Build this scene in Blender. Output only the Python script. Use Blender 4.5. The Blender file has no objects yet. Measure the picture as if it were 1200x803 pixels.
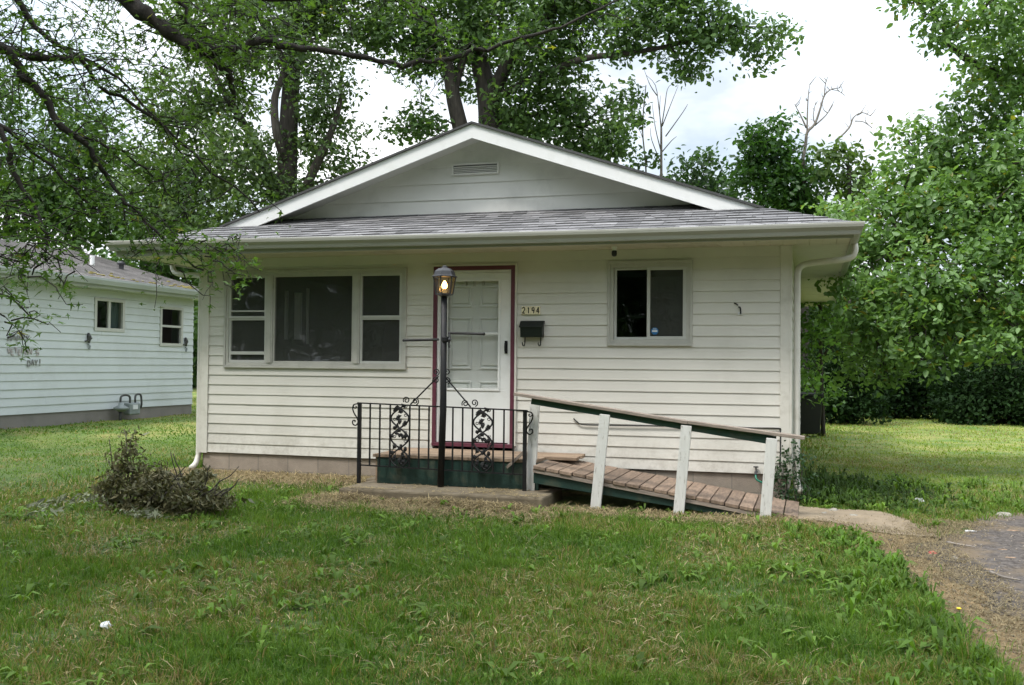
import bpy, bmesh, math, random
import numpy as np
from mathutils import Vector, Matrix

# ------------------------------------------------------------------ camera
SC = bpy.context.scene
COL = SC.collection
CAM = np.array([3.885, -11.237, 1.504])
YAW, PITCH, ROLL = [math.radians(a) for a in (-16.683, 1.279, 0.555)]
FPX = 1171.3                      # focal length in pixels of the 1200 px wide photograph

def cam_axes():
    cy, sy = math.cos(YAW), math.sin(YAW)
    fwd = np.array([sy*math.cos(PITCH), cy*math.cos(PITCH), math.sin(PITCH)])
    right = np.array([cy, -sy, 0.0]); up = np.cross(right, fwd)
    r = right*math.cos(ROLL) + up*math.sin(ROLL)
    u = -right*math.sin(ROLL) + up*math.cos(ROLL)
    return r, u, fwd
CR, CU, CF = cam_axes()
cd = bpy.data.cameras.new("camera"); cam = bpy.data.objects.new("camera", cd); COL.objects.link(cam)
cd.sensor_width = 36; cd.lens = 36*FPX/1200; cd.clip_start = 0.05; cd.clip_end = 2000
mw = Matrix.Identity(4)
for i in range(3):
    mw[i][0], mw[i][1], mw[i][2], mw[i][3] = CR[i], CU[i], -CF[i], CAM[i]
cam.matrix_world = mw
SC.camera = cam

def ray(x, y): return CR*((x-600)/FPX) - CU*((y-401.5)/FPX) + CF
def onx(x, y, c): d = ray(x, y); return CAM + d*((c-CAM[0])/d[0])
def ony(x, y, c=0.0): d = ray(x, y); return CAM + d*((c-CAM[1])/d[1])
def onz(x, y, c=0.0): d = ray(x, y); return CAM + d*((c-CAM[2])/d[2])
def dep(x, y, D): return CAM + ray(x, y)*D       # a point D metres in front of the camera
def topx(P):
    d = np.atleast_2d(P) - CAM
    z = d@CF
    return 600 + FPX*(d@CR)/z, 401.5 - FPX*(d@CU)/z, z

# ------------------------------------------------------------------ sky and sun
SUN_EL, SUN_AZ = math.radians(60), math.atan2(-0.50, -0.66)   # azimuth from +Y towards +X
W = bpy.data.worlds.new("World"); SC.world = W; W.use_nodes = True
nt = W.node_tree; nt.nodes.clear()
def N(t, typ, **kw):
    n = t.nodes.new(typ)
    for k, v in kw.items(): setattr(n, k, v)
    return n
out = N(nt, 'ShaderNodeOutputWorld'); bg = N(nt, 'ShaderNodeBackground')
sky = N(nt, 'ShaderNodeTexSky', sky_type='NISHITA', sun_disc=False)
sky.sun_elevation = SUN_EL; sky.sun_rotation = SUN_AZ; sky.air_density = 1.2; sky.dust_density = 2.0
tc = N(nt, 'ShaderNodeTexCoord'); mp = N(nt, 'ShaderNodeMapping')
mp.inputs['Scale'].default_value = (1.0, 1.0, 2.2); mp.inputs['Location'].default_value = (0.35, 0.1, 0.2)
nz = N(nt, 'ShaderNodeTexNoise'); nz.inputs['Scale'].default_value = 2.6; nz.inputs['Detail'].default_value = 6; nz.inputs['Roughness'].default_value = .55
cr = N(nt, 'ShaderNodeValToRGB'); cr.color_ramp.elements[0].position = .36; cr.color_ramp.elements[1].position = .56
cr.color_ramp.elements[0].color = (.35,)*3 + (1,)
nz2 = N(nt, 'ShaderNodeTexNoise'); nz2.inputs['Scale'].default_value = 4.5; nz2.inputs['Detail'].default_value = 5
cc = N(nt, 'ShaderNodeValToRGB'); cc.color_ramp.elements[0].color = (9.0, 10.2, 11.4, 1); cc.color_ramp.elements[1].color = (13.0, 13.2, 13.5, 1)
cc.color_ramp.elements[0].position = .40; cc.color_ramp.elements[1].position = .60
mx = N(nt, 'ShaderNodeMix', data_type='RGBA')
L = nt.links.new
L(tc.outputs['Generated'], mp.inputs['Vector']); L(mp.outputs['Vector'], nz.inputs['Vector']); L(mp.outputs['Vector'], nz2.inputs['Vector'])
L(nz.outputs['Fac'], cr.inputs['Fac']); L(nz2.outputs['Fac'], cc.inputs['Fac'])
L(cr.outputs['Color'], mx.inputs['Factor']); L(sky.outputs['Color'], mx.inputs['A']); L(cc.outputs['Color'], mx.inputs['B'])
# overcast sky: the zenith is about three times as bright as the horizon
sx_ = N(nt, 'ShaderNodeSeparateXYZ'); gr = N(nt, 'ShaderNodeMapRange'); gr.inputs['From Min'].default_value = .05; gr.inputs['To Min'].default_value = .78; gr.inputs['To Max'].default_value = 2.3
gm_ = N(nt, 'ShaderNodeMix', data_type='RGBA', blend_type='MULTIPLY'); gm_.inputs['Factor'].default_value = 1
L(tc.outputs['Generated'], sx_.inputs['Vector']); L(sx_.outputs['Z'], gr.inputs['Value']); L(mx.outputs['Result'], gm_.inputs['A']); L(gr.outputs['Result'], gm_.inputs['B'])
L(gm_.outputs['Result'], bg.inputs['Color']); bg.inputs['Strength'].default_value = 0.055
L(bg.outputs['Background'], out.inputs['Surface'])

sl = bpy.data.lights.new("sun", 'SUN'); sl.energy = 1.5; sl.angle = math.radians(12); sl.color = (1, .96, .9)
so = bpy.data.objects.new("sun", sl); COL.objects.link(so)
sd = Vector((math.sin(SUN_AZ)*math.cos(SUN_EL), math.cos(SUN_AZ)*math.cos(SUN_EL), math.sin(SUN_EL)))
so.location = sd*40; so.rotation_euler = (-sd).to_track_quat('-Z', 'Y').to_euler()

vs = SC.view_settings
vs.view_transform = 'Standard'; vs.look = 'None'; vs.gamma = 1; vs.exposure = 1.22; vs.use_curve_mapping = False
SC.cycles.use_denoising = True
SC.cycles.max_bounces = 8; SC.cycles.transparent_max_bounces = 12
RNG = np.random.default_rng(7)

# ------------------------------------------------------------------ materials
def hexless(c): return (c[0], c[1], c[2], 1.0)
def mat(name, c=(.5, .5, .5), rough=.6, metal=0.0, var=0.0, scale=3.0, stretch=(1, 1, 1), bump=0.0, bscale=60.0,
        stain=None, stain_amt=.5, stain_scale=1.5, stain_lo=.52, stain_hi=.68, spec=.5):
    m = bpy.data.materials.new(name); m.use_nodes = True; t = m.node_tree
    b = t.nodes['Principled BSDF']; b.inputs['Roughness'].default_value = rough; b.inputs['Metallic'].default_value = metal
    b.inputs['Specular IOR Level'].default_value = spec
    tc = N(t, 'ShaderNodeTexCoord'); mp = N(t, 'ShaderNodeMapping'); mp.inputs['Scale'].default_value = stretch
    t.links.new(tc.outputs['Object'], mp.inputs['Vector'])
    col = None
    n1 = N(t, 'ShaderNodeTexNoise'); n1.inputs['Scale'].default_value = scale; n1.inputs['Detail'].default_value = 6
    t.links.new(mp.outputs['Vector'], n1.inputs['Vector'])
    r = N(t, 'ShaderNodeValToRGB')
    r.color_ramp.elements[0].position = .3; r.color_ramp.elements[1].position = .7
    r.color_ramp.elements[0].color = hexless([max(0, k*(1-var)) for k in c]); r.color_ramp.elements[1].color = hexless([min(1, k*(1+var)) for k in c])
    t.links.new(n1.outputs['Fac'], r.inputs['Fac']); col = r.outputs['Color']
    if stain is not None:
        n2 = N(t, 'ShaderNodeTexNoise'); n2.inputs['Scale'].default_value = stain_scale; n2.inputs['Detail'].default_value = 8; n2.inputs['Roughness'].default_value = .65
        t.links.new(mp.outputs['Vector'], n2.inputs['Vector'])
        r2 = N(t, 'ShaderNodeMapRange'); r2.inputs['From Min'].default_value = stain_lo; r2.inputs['From Max'].default_value = stain_hi; r2.inputs['To Max'].default_value = stain_amt
        t.links.new(n2.outputs['Fac'], r2.inputs['Value'])
        mxx = N(t, 'ShaderNodeMix', data_type='RGBA'); t.links.new(r2.outputs['Result'], mxx.inputs['Factor'])
        t.links.new(col, mxx.inputs['A']); mxx.inputs['B'].default_value = hexless(stain); col = mxx.outputs['Result']
    t.links.new(col, b.inputs['Base Color'])
    if bump:
        n3 = N(t, 'ShaderNodeTexNoise'); n3.inputs['Scale'].default_value = bscale; n3.inputs['Detail'].default_value = 5
        t.links.new(mp.outputs['Vector'], n3.inputs['Vector'])
        bp = N(t, 'ShaderNodeBump'); bp.inputs['Strength'].default_value = bump; bp.inputs['Distance'].default_value = .01
        t.links.new(n3.outputs['Fac'], bp.inputs['Height']); t.links.new(bp.outputs['Normal'], b.inputs['Normal'])
    m['bsdf'] = b.name
    return m

def leaf_mat(name, trans=.35, rough=.45, tint=(1, 1, 1), spec=.5):
    m = bpy.data.materials.new(name); m.use_nodes = True; t = m.node_tree
    b = t.nodes['Principled BSDF']; b.inputs['Roughness'].default_value = rough; b.inputs['Specular IOR Level'].default_value = spec
    a = N(t, 'ShaderNodeAttribute', attribute_name='Col')
    tr = N(t, 'ShaderNodeBsdfTranslucent'); mixs = N(t, 'ShaderNodeMixShader'); mixs.inputs['Fac'].default_value = trans
    g = N(t, 'ShaderNodeMix', data_type='RGBA', blend_type='MULTIPLY'); g.inputs['Factor'].default_value = 1
    g.inputs['B'].default_value = (1.5*tint[0], 1.55*tint[1], .7*tint[2], 1)
    t.links.new(a.outputs['Color'], b.inputs['Base Color']); t.links.new(a.outputs['Color'], g.inputs['A'])
    t.links.new(g.outputs['Result'], tr.inputs['Color'])
    t.links.new(b.outputs['BSDF'], mixs.inputs[1]); t.links.new(tr.outputs['BSDF'], mixs.inputs[2])
    t.links.new(mixs.outputs['Shader'], t.nodes['Material Output'].inputs['Surface'])
    return m

def brick_mat(name, c1, c2, mortar, bw, bh, ms=.01, uv=True, rough=.85, off=.5, bump=.3, var=.5, nvar=.35, freq=2):
    m = bpy.data.materials.new(name); m.use_nodes = True; t = m.node_tree
    b = t.nodes['Principled BSDF']; b.inputs['Roughness'].default_value = rough
    tc = N(t, 'ShaderNodeTexCoord'); br = N(t, 'ShaderNodeTexBrick'); br.offset = off; br.offset_frequency = freq
    br.inputs['Color1'].default_value = hexless(c1); br.inputs['Color2'].default_value = hexless(c2); br.inputs['Mortar'].default_value = hexless(mortar)
    br.inputs['Scale'].default_value = 1; br.inputs['Mortar Size'].default_value = ms; br.inputs['Brick Width'].default_value = bw; br.inputs['Row Height'].default_value = bh
    br.inputs['Bias'].default_value = 0
    t.links.new(tc.outputs['UV' if uv else 'Object'], br.inputs['Vector'])
    n1 = N(t, 'ShaderNodeTexNoise'); n1.inputs['Scale'].default_value = 2.2; n1.inputs['Detail'].default_value = 9; n1.inputs['Roughness'].default_value = .7
    t.links.new(tc.outputs['Object'], n1.inputs['Vector'])
    r = N(t, 'ShaderNodeMapRange'); r.inputs['From Min'].default_value = .3; r.inputs['From Max'].default_value = .7; r.inputs['To Min'].default_value = 1-nvar; r.inputs['To Max'].default_value = 1+nvar
    t.links.new(n1.outputs['Fac'], r.inputs['Value'])
    mm = N(t, 'ShaderNodeMix', data_type='RGBA', blend_type='MULTIPLY'); mm.inputs['Factor'].default_value = 1
    t.links.new(br.outputs['Color'], mm.inputs['A']); t.links.new(r.outputs['Result'], mm.inputs['B'])
    t.links.new(mm.outputs['Result'], b.inputs['Base Color'])
    n3 = N(t, 'ShaderNodeTexNoise'); n3.inputs['Scale'].default_value = 120; t.links.new(tc.outputs['Object'], n3.inputs['Vector'])
    ad = N(t, 'ShaderNodeMath', operation='SUBTRACT'); t.links.new(n3.outputs['Fac'], ad.inputs[0]); t.links.new(br.outputs['Fac'], ad.inputs[1])
    bp = N(t, 'ShaderNodeBump'); bp.inputs['Strength'].default_value = bump; bp.inputs['Distance'].default_value = .01
    t.links.new(ad.outputs[0], bp.inputs['Height']); t.links.new(bp.outputs['Normal'], b.inputs['Normal'])
    return m

def glass_mat(name, tint=.4, screen=.0, refl=1.0):
    m = bpy.data.materials.new(name); m.use_nodes = True; t = m.node_tree; t.nodes.remove(t.nodes['Principled BSDF'])
    tr = N(t, 'ShaderNodeBsdfTransparent'); tr.inputs['Color'].default_value = (tint, tint, tint, 1)
    gl = N(t, 'ShaderNodeBsdfGlossy'); gl.inputs['Roughness'].default_value = .02; gl.inputs['Color'].default_value = (.9*refl, .93*refl, .95*refl, 1)
    lw = N(t, 'ShaderNodeLayerWeight'); lw.inputs['Blend'].default_value = .5
    pw_ = N(t, 'ShaderNodeMath', operation='POWER'); pw_.inputs[1].default_value = 4.0; t.links.new(lw.outputs['Facing'], pw_.inputs[0])
    fr = N(t, 'ShaderNodeMapRange'); fr.inputs['To Min'].default_value = .10; fr.inputs['To Max'].default_value = 1.0; t.links.new(pw_.outputs[0], fr.inputs['Value'])
    tc = N(t, 'ShaderNodeTexCoord'); nz = N(t, 'ShaderNodeTexNoise'); nz.inputs['Scale'].default_value = 2.5; nz.inputs['Detail'].default_value = 1
    t.links.new(tc.outputs['Object'], nz.inputs['Vector'])
    bp = N(t, 'ShaderNodeBump'); bp.inputs['Strength'].default_value = .05; bp.inputs['Distance'].default_value = .05; t.links.new(nz.outputs['Fac'], bp.inputs['Height'])
    t.links.new(bp.outputs['Normal'], gl.inputs['Normal'])
    m1 = N(t, 'ShaderNodeMixShader'); t.links.new(fr.outputs['Result'], m1.inputs['Fac']); t.links.new(tr.outputs['BSDF'], m1.inputs[1]); t.links.new(gl.outputs['BSDF'], m1.inputs[2])
    last = m1
    if screen:
        df = N(t, 'ShaderNodeBsdfDiffuse'); df.inputs['Color'].default_value = (.13, .135, .125, 1)
        m2 = N(t, 'ShaderNodeMixShader'); m2.inputs['Fac'].default_value = screen
        t.links.new(m1.outputs['Shader'], m2.inputs[1]); t.links.new(df.outputs['BSDF'], m2.inputs[2]); last = m2
    t.links.new(last.outputs['Shader'], t.nodes['Material Output'].inputs['Surface'])
    return m

def emit_mat(name, c, s):
    m = bpy.data.materials.new(name); m.use_nodes = True; t = m.node_tree
    b = t.nodes['Principled BSDF']; b.inputs['Base Color'].default_value = hexless(c)
    b.inputs['Emission Color'].default_value = hexless(c); b.inputs['Emission Strength'].default_value = s
    return m

M = {}
M['siding'] = mat('cream_vinyl_siding', (.62, .60, .545), .5, var=.06, scale=1.3, stain=(.40, .38, .31), stain_amt=.32, stain_scale=1.1, stain_lo=.52, stain_hi=.8)
def splash(m, z0, z1, c=(.16, .125, .08), amt=.55):
    t = m.node_tree; b = t.nodes['Principled BSDF']; src = b.inputs['Base Color'].links[0].from_socket
    tc = N(t, 'ShaderNodeTexCoord'); sp = N(t, 'ShaderNodeSeparateXYZ'); t.links.new(tc.outputs['Object'], sp.inputs['Vector'])
    mr = N(t, 'ShaderNodeMapRange'); mr.inputs['From Min'].default_value = z1; mr.inputs['From Max'].default_value = z0; t.links.new(sp.outputs['Z'], mr.inputs['Value'])
    nz = N(t, 'ShaderNodeTexNoise'); nz.inputs['Scale'].default_value = 9; nz.inputs['Detail'].default_value = 9; nz.inputs['Roughness'].default_value = .75; t.links.new(tc.outputs['Object'], nz.inputs['Vector'])
    m2 = N(t, 'ShaderNodeMapRange'); m2.inputs['From Min'].default_value = .45; m2.inputs['From Max'].default_value = .75; m2.inputs['To Max'].default_value = amt; t.links.new(nz.outputs['Fac'], m2.inputs['Value'])
    mu = N(t, 'ShaderNodeMath', operation='MULTIPLY'); t.links.new(mr.outputs['Result'], mu.inputs[0]); t.links.new(m2.outputs['Result'], mu.inputs[1])
    mx = N(t, 'ShaderNodeMix', data_type='RGBA'); t.links.new(mu.outputs[0], mx.inputs['Factor']); t.links.new(src, mx.inputs['A']); mx.inputs['B'].default_value = hexless(c); t.links.new(mx.outputs['Result'], b.inputs['Base Color'])
def island(m, lo, hi):
    t = m.node_tree; b = t.nodes['Principled BSDF']; src = b.inputs['Base Color'].links[0].from_socket
    g = N(t, 'ShaderNodeNewGeometry'); mr = N(t, 'ShaderNodeMapRange'); mr.inputs['To Min'].default_value = lo; mr.inputs['To Max'].default_value = hi; t.links.new(g.outputs['Random Per Island'], mr.inputs['Value'])
    mx = N(t, 'ShaderNodeMix', data_type='RGBA', blend_type='MULTIPLY'); mx.inputs['Factor'].default_value = 1; t.links.new(src, mx.inputs['A']); t.links.new(mr.outputs['Result'], mx.inputs['B']); t.links.new(mx.outputs['Result'], b.inputs['Base Color'])
splash(M['siding'], .2, .75)
M['trim'] = mat('off_white_trim', (.62, .60, .54), .5, var=.06, scale=2, stain=(.30, .28, .22), stain_amt=.35, stain_scale=4)
M['white'] = mat('white_paint', (.78, .78, .77), .5, var=.04, scale=3, stain=(.45, .44, .40), stain_amt=.25, stain_scale=3)
M['gable'] = mat('grey_white_gable_paint', (.66, .65, .62), .55, var=.05, scale=2, stain=(.35, .35, .33), stain_amt=.35, stain_scale=1.4)
M['gutter'] = mat('cream_aluminium_gutter', (.36, .355, .315), .4, var=.06, scale=1.5, stretch=(.6, 3, 8), stain=(.22, .21, .17), stain_amt=.35, stain_scale=3)
M['soffit'] = mat('cream_soffit_panel', (.55, .52, .42), .55, var=.06, scale=2, stain=(.25, .22, .15), stain_amt=.4, stain_scale=2)
M['frame'] = mat('weathered_aluminium_frame', (.46, .45, .41), .45, var=.08, scale=4, stain=(.22, .21, .18), stain_amt=.3, stain_scale=6)
M['sash'] = mat('white_sash', (.50, .50, .47), .4, var=.05, scale=4)
M['maroon'] = mat('maroon_paint', (.105, .024, .042), .5, var=.2, scale=6)
M['doorw'] = mat('white_storm_door', (.70, .71, .69), .35, var=.04, scale=3, stain=(.45, .44, .4), stain_amt=.25, stain_scale=5)
M['inner'] = mat('white_panel_door', (.66, .68, .64), .45, var=.04, scale=2)
M['block'] = brick_mat('tan_concrete_block', (.30, .25, .20), (.27, .225, .18), (.22, .19, .155), .42, .205, .008, bump=.5, nvar=.25)
M['shingle'] = brick_mat('grey_shingle', (.215, .21, .215), (.11, .108, .112), (.06, .06, .06), .26, .13, .004, off=.43, bump=.5, nvar=.3, freq=3)
M['shingle2'] = brick_mat('brown_grey_shingle', (.235, .22, .21), (.165, .155, .145), (.10, .09, .09), .3, .14, .004, off=.43, bump=.4, nvar=.4, freq=3)
M['black'] = mat('black_iron', (.008, .008, .009), .55, var=.3, scale=20, stain=(.03, .022, .016), stain_amt=.4, stain_scale=25, bump=.15, bscale=120, spec=.3)
M['pewter'] = mat('pewter_lantern', (.04, .04, .043), .45, metal=.3, var=.2, scale=15)
M['green'] = mat('dark_green_paint', (.009, .034, .026), .55, var=.2, scale=5, stain=(.09, .08, .05), stain_amt=.45, stain_scale=5, bump=.2)
M['deck'] = mat('weathered_deck_board', (.225, .16, .115), .8, var=.28, scale=5, stretch=(8, 1.2, 3), stain=(.13, .09, .06), stain_amt=.55, stain_scale=2, bump=.4, bscale=20)
M['platform'] = mat('tan_platform_board', (.28, .20, .135), .8, var=.25, scale=4, stretch=(1.2, 8, 3), stain=(.16, .11, .07), stain_amt=.5, stain_scale=3, bump=.35, bscale=20)
island(M['deck'], .68, 1.25); island(M['platform'], .8, 1.15)
M['greenf'] = mat('faded_green_paint', (.028, .078, .062), .65, var=.25, scale=5, stain=(.10, .10, .075), stain_amt=.5, stain_scale=6, bump=.2)
M['rail'] = mat('grey_brown_handrail', (.27, .22, .18), .8, var=.28, scale=6, stretch=(1, 10, 10), stain=(.10, .08, .06), stain_amt=.5, bump=.4)
M['post'] = mat('chalky_white_post', (.62, .61, .58), .7, var=.07, scale=6, stretch=(6, 6, 1), stain=(.20, .17, .13), stain_amt=.75, stain_scale=7, stain_lo=.58, stain_hi=.66, bump=.25)
M['concrete'] = mat('stained_concrete', (.155, .125, .082), .9, var=.22, scale=6, stain=(.14, .115, .075), stain_amt=.6, stain_scale=2.5, bump=.6, bscale=50)
M['pathc'] = mat('sandy_concrete_path', (.235, .185, .125), .9, var=.16, scale=5, stain=(.17, .13, .085), stain_amt=.6, stain_scale=3, bump=.5, bscale=60)
M['dirt'] = mat('straw_littered_dirt', (.25, .18, .10), 1.0, var=.4, scale=12, spec=.05, stain=(.09, .07, .045), stain_amt=.6, stain_scale=3, bump=.9, bscale=45)
M['asphalt'] = mat('worn_asphalt', (.105, .093, .085), 1.0, var=.45, scale=30, stain=(.19, .145, .095), stain_amt=.75, stain_scale=1.9, stain_lo=.45, stain_hi=.62, bump=1.0, bscale=90, spec=.05)
M['mail'] = mat('black_green_mailbox', (.005, .009, .009), .45, var=.2, scale=10)
M['tile'] = mat('cream_number_tile', (.88, .78, .55), .4, var=.06, scale=20)
M['ink'] = mat('black_ink', (.015, .012, .008), .5)
M['sidingn'] = mat('blue_white_siding', (.56, .60, .61), .5, var=.05, scale=1.0, stain=(.40, .42, .40), stain_amt=.3, stain_scale=1.2)
M['trimn'] = mat('pale_grey_trim', (.52, .54, .53), .5, var=.05, scale=2)
M['gutn'] = mat('grey_gutter', (.38, .41, .40), .5, var=.08, scale=2)
M['foundn'] = mat('grey_foundation', (.21, .195, .18), .9, var=.14, scale=3, stain=(.13, .12, .10), stain_amt=.4, bump=.4)
M['dark'] = mat('dark_room', (.045, .043, .04), .9)
M['room'] = mat('room_wall', (.20, .19, .17), .9)
M['curtain'] = mat('grey_green_curtain', (.18, .26, .26), .8, var=.2, scale=12, stretch=(1, 9, .3))
M['metalg'] = mat('grey_meter_metal', (.24, .27, .27), .5, metal=.2, var=.12, scale=8)
M['pipe'] = mat('dark_pipe', (.05, .05, .05), .5, var=.2, scale=10)
M['cable'] = mat('black_cable', (.012, .012, .012), .6)
M['hose'] = mat('green_hose', (.01, .15, .09), .4)
M['stem'] = mat('pale_green_stem', (.10, .17, .05), .6)
M['paper'] = mat('white_paper', (.66, .67, .68), .7, var=.05)
M['stickb'] = mat('blue_sticker', (.03, .16, .38), .4)
M['bark'] = mat('dark_bark', (.050, .042, .034), .95, var=.4, scale=5, stretch=(4, 4, .7), stain=(.10, .09, .075), stain_amt=.5, stain_scale=3, bump=.9, bscale=14)
M['barkd'] = mat('wet_black_bark', (.022, .017, .013), .9, var=.4, scale=6, stretch=(4, 4, 1), bump=.9, bscale=18)
M['barkg'] = mat('grey_dead_wood', (.20, .175, .15), .9, var=.25, scale=6, bump=.5)
M['leaf'] = leaf_mat('tree_leaf', .38, .45, spec=.38)
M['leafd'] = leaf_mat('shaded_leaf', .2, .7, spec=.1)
M['leafw'] = leaf_mat('wilted_leaf', .12, .7)
M['grass'] = leaf_mat('grass_blade', .35, .6, spec=.2)
M['straw'] = leaf_mat('dry_straw', .15, .8, tint=(.8, .75, 1.1))
M['glass'] = glass_mat('dark_window_glass', .62, .36, 1.0)
M['glassc'] = glass_mat('clear_window_glass', .55, .0, .6)
M['glassd'] = glass_mat('storm_door_glass', .96, .0, .5)
M['lampg'] = glass_mat('lantern_glass', .85, .0, .6)
M['lampg'].node_tree.nodes['Transparent BSDF'].inputs['Color'].default_value = (.95, .80, .58, 1)
M['bulb'] = emit_mat('lit_bulb', (1, .60, .22), 9)
M['pinkr'] = mat('red_litter', (.60, .12, .10), .6)
M['yellow'] = mat('yellow_petal', (.75, .55, .02), .6)
M['rock'] = mat('pale_stone', (.27, .25, .21), .9, var=.2, scale=20, bump=.5)
M['bin'] = mat('dark_grey_plastic', (.02, .022, .024), .5, var=.1)
M['wood_chip'] = mat('tan_wood_chip', (.28, .19, .12), .9, var=.2, scale=30)
M['red_letter'] = mat('faded_mauve_letter', (.46, .42, .42), .6)
M['grey_letter'] = mat('dark_grey_letter', (.27, .275, .27), .6)

# ------------------------------------------------------------------ mesh helpers
LOC = {}
def tag(o, label=None, cat=None, group=None, kind=None):
    if label: o['label'] = label
    if cat: o['category'] = cat
    if group: o['group'] = group
    if kind: o['kind'] = kind
    return o
def thing(name, loc, label, cat, group=None):
    o = bpy.data.objects.new(name, None); COL.objects.link(o); o.empty_display_size = .2
    o.location = [float(v) for v in loc]; LOC[o] = np.array(o.location)
    return tag(o, label, cat, group)
def wloc(o): return LOC.get(o, np.zeros(3))

class MB:
    def __init__(s): s.v = []; s.f = []; s.uv = []
    def add(s, vs, fs, uvs=None):
        b = len(s.v); s.v += [tuple(float(c) for c in p) for p in vs]
        for i, f in enumerate(fs):
            s.f.append([b+k for k in f]); s.uv.append(uvs[i] if uvs else None)
        return s
    def box(s, x0, x1, y0, y1, z0, z1):
        return s.add([(x0,y0,z0),(x1,y0,z0),(x1,y1,z0),(x0,y1,z0),(x0,y0,z1),(x1,y0,z1),(x1,y1,z1),(x0,y1,z1)],
                     [(0,3,2,1),(4,5,6,7),(0,1,5,4),(1,2,6,5),(2,3,7,6),(3,0,4,7)])
    def bar(s, a, b, w, h, up=(0, 0, 1)):
        a, b = np.array(a, float), np.array(b, float); d = b-a; d /= np.linalg.norm(d)
        up = np.array(up, float)
        if abs(d@up) > .98: up = np.array([0, 1., 0])
        r = np.cross(d, up); r /= np.linalg.norm(r); u = np.cross(r, d)
        P = []
        for e in (a, b):
            for sx, sz in ((-1,-1),(1,-1),(1,1),(-1,1)): P.append(e + r*sx*w/2 + u*sz*h/2)
        return s.add(P, [(0,1,2,3),(7,6,5,4),(0,4,5,1),(1,5,6,2),(2,6,7,3),(3,7,4,0)])
    def tube(s, pts, rad, n=8, cap=True):
        pts = np.array(pts, float); k = len(pts)
        rad = np.full(k, rad, float) if np.isscalar(rad) else np.array(rad, float)
        T = np.gradient(pts, axis=0); T /= np.linalg.norm(T, axis=1)[:, None] + 1e-12
        ref = np.array([0, 0, 1.]) if abs(T[0][2]) < .9 else np.array([1., 0, 0])
        r = np.cross(T[0], ref); r /= np.linalg.norm(r); V = []
        for i in range(k):
            r = r - T[i]*(r@T[i]); r /= np.linalg.norm(r) + 1e-12; u = np.cross(T[i], r)
            for j in range(n):
                a = 2*math.pi*j/n; V.append(pts[i] + (r*math.cos(a)+u*math.sin(a))*rad[i])
        F = []
        for i in range(k-1):
            for j in range(n):
                a, b = i*n+j, i*n+(j+1) % n; F.append((a, b, b+n, a+n))
        if cap: F.append(tuple(range(n-1, -1, -1))); F.append(tuple((k-1)*n+j for j in range(n)))
        return s.add(V, F)
    def lathe(s, c, prof, n=12):
        V = []; F = []
        for (r, z) in prof:
            for j in range(n):
                a = 2*math.pi*(j+.5)/n; V.append((c[0]+r*math.cos(a), c[1]+r*math.sin(a), c[2]+z))
        k = len(prof)
        for i in range(k-1):
            for j in range(n):
                a, b = i*n+j, i*n+(j+1) % n; F.append((a, b, b+n, a+n))
        F.append(tuple(range(n-1, -1, -1))); F.append(tuple((k-1)*n+j for j in range(n)))
        return s.add(V, F)
    def ball(s, c, r, n=8, m=6, sq=(1, 1, 1)):
        prof = []
        V = [(c[0], c[1], c[2]-r*sq[2])]; F = []
        for i in range(1, m):
            t = math.pi*i/m - math.pi/2
            for j in range(n):
                a = 2*math.pi*j/n; V.append((c[0]+r*sq[0]*math.cos(t)*math.cos(a), c[1]+r*sq[1]*math.cos(t)*math.sin(a), c[2]+r*sq[2]*math.sin(t)))
        V.append((c[0], c[1], c[2]+r*sq[2])); e = len(V)-1
        for j in range(n): F.append((0, 1+(j+1) % n, 1+j)); F.append((e, e-n+j, e-n+(j+1) % n))
        for i in range(m-2):
            for j in range(n):
                a, b = 1+i*n+j, 1+i*n+(j+1) % n; F.append((a, b, b+n, a+n))
        return s.add(V, F)
    def prism(s, poly, axis, a, b):
        """extrude a 2-D polygon: axis 'y' -> (x,z) poly between y=a..b ; 'x' -> (y,z) ; 'z' -> (x,y)"""
        k = len(poly)
        def P(p, t): return {'y': (p[0], t, p[1]), 'x': (t, p[0], p[1]), 'z': (p[0], p[1], t)}[axis]
        V = [P(p, a) for p in poly] + [P(p, b) for p in poly]
        return s.add(V, [tuple(range(k-1, -1, -1)), tuple(range(k, 2*k))] + [(i, (i+1) % k, k+(i+1) % k, k+i) for i in range(k)])
    def rect(s, x0, x1, z0, z1, w, y0, y1, wb=None, wt=None):
        wb = w if wb is None else wb; wt = w if wt is None else wt
        s.box(x0, x1, y0, y1, z1-wt, z1); s.box(x0, x1, y0, y1, z0, z0+wb)
        s.box(x0, x0+w, y0, y1, z0+wb, z1-wt); s.box(x1-w, x1, y0, y1, z0+wb, z1-wt); return s
    def build(s, name, m, parent=None, bevel=0, smooth=False, fixn=True):
        me = bpy.data.meshes.new(name); off = wloc(parent) if parent is not None else np.zeros(3)
        V = np.array(s.v) - off
        me.from_pydata(V.tolist(), [], s.f); me.materials.append(m)
        if any(u is not None for u in s.uv):
            ul = me.uv_layers.new(name='UVMap'); k = 0
            for f, u in zip(s.f, s.uv):
                for i in range(len(f)):
                    if u is not None: ul.data[k].uv = u[i]
                    k += 1
        if fixn:
            bm = bmesh.new(); bm.from_mesh(me); bmesh.ops.recalc_face_normals(bm, faces=bm.faces); bm.to_mesh(me); bm.free()
        if smooth:
            for p in me.polygons: p.use_smooth = True
        o = bpy.data.objects.new(name, me); COL.objects.link(o)
        if parent is not None: o.parent = parent
        LOC[o] = off
        if bevel:
            b = o.modifiers.new('bevel', 'BEVEL'); b.width = bevel; b.segments = 2; b.limit_method = 'ANGLE'
        return o

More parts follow.
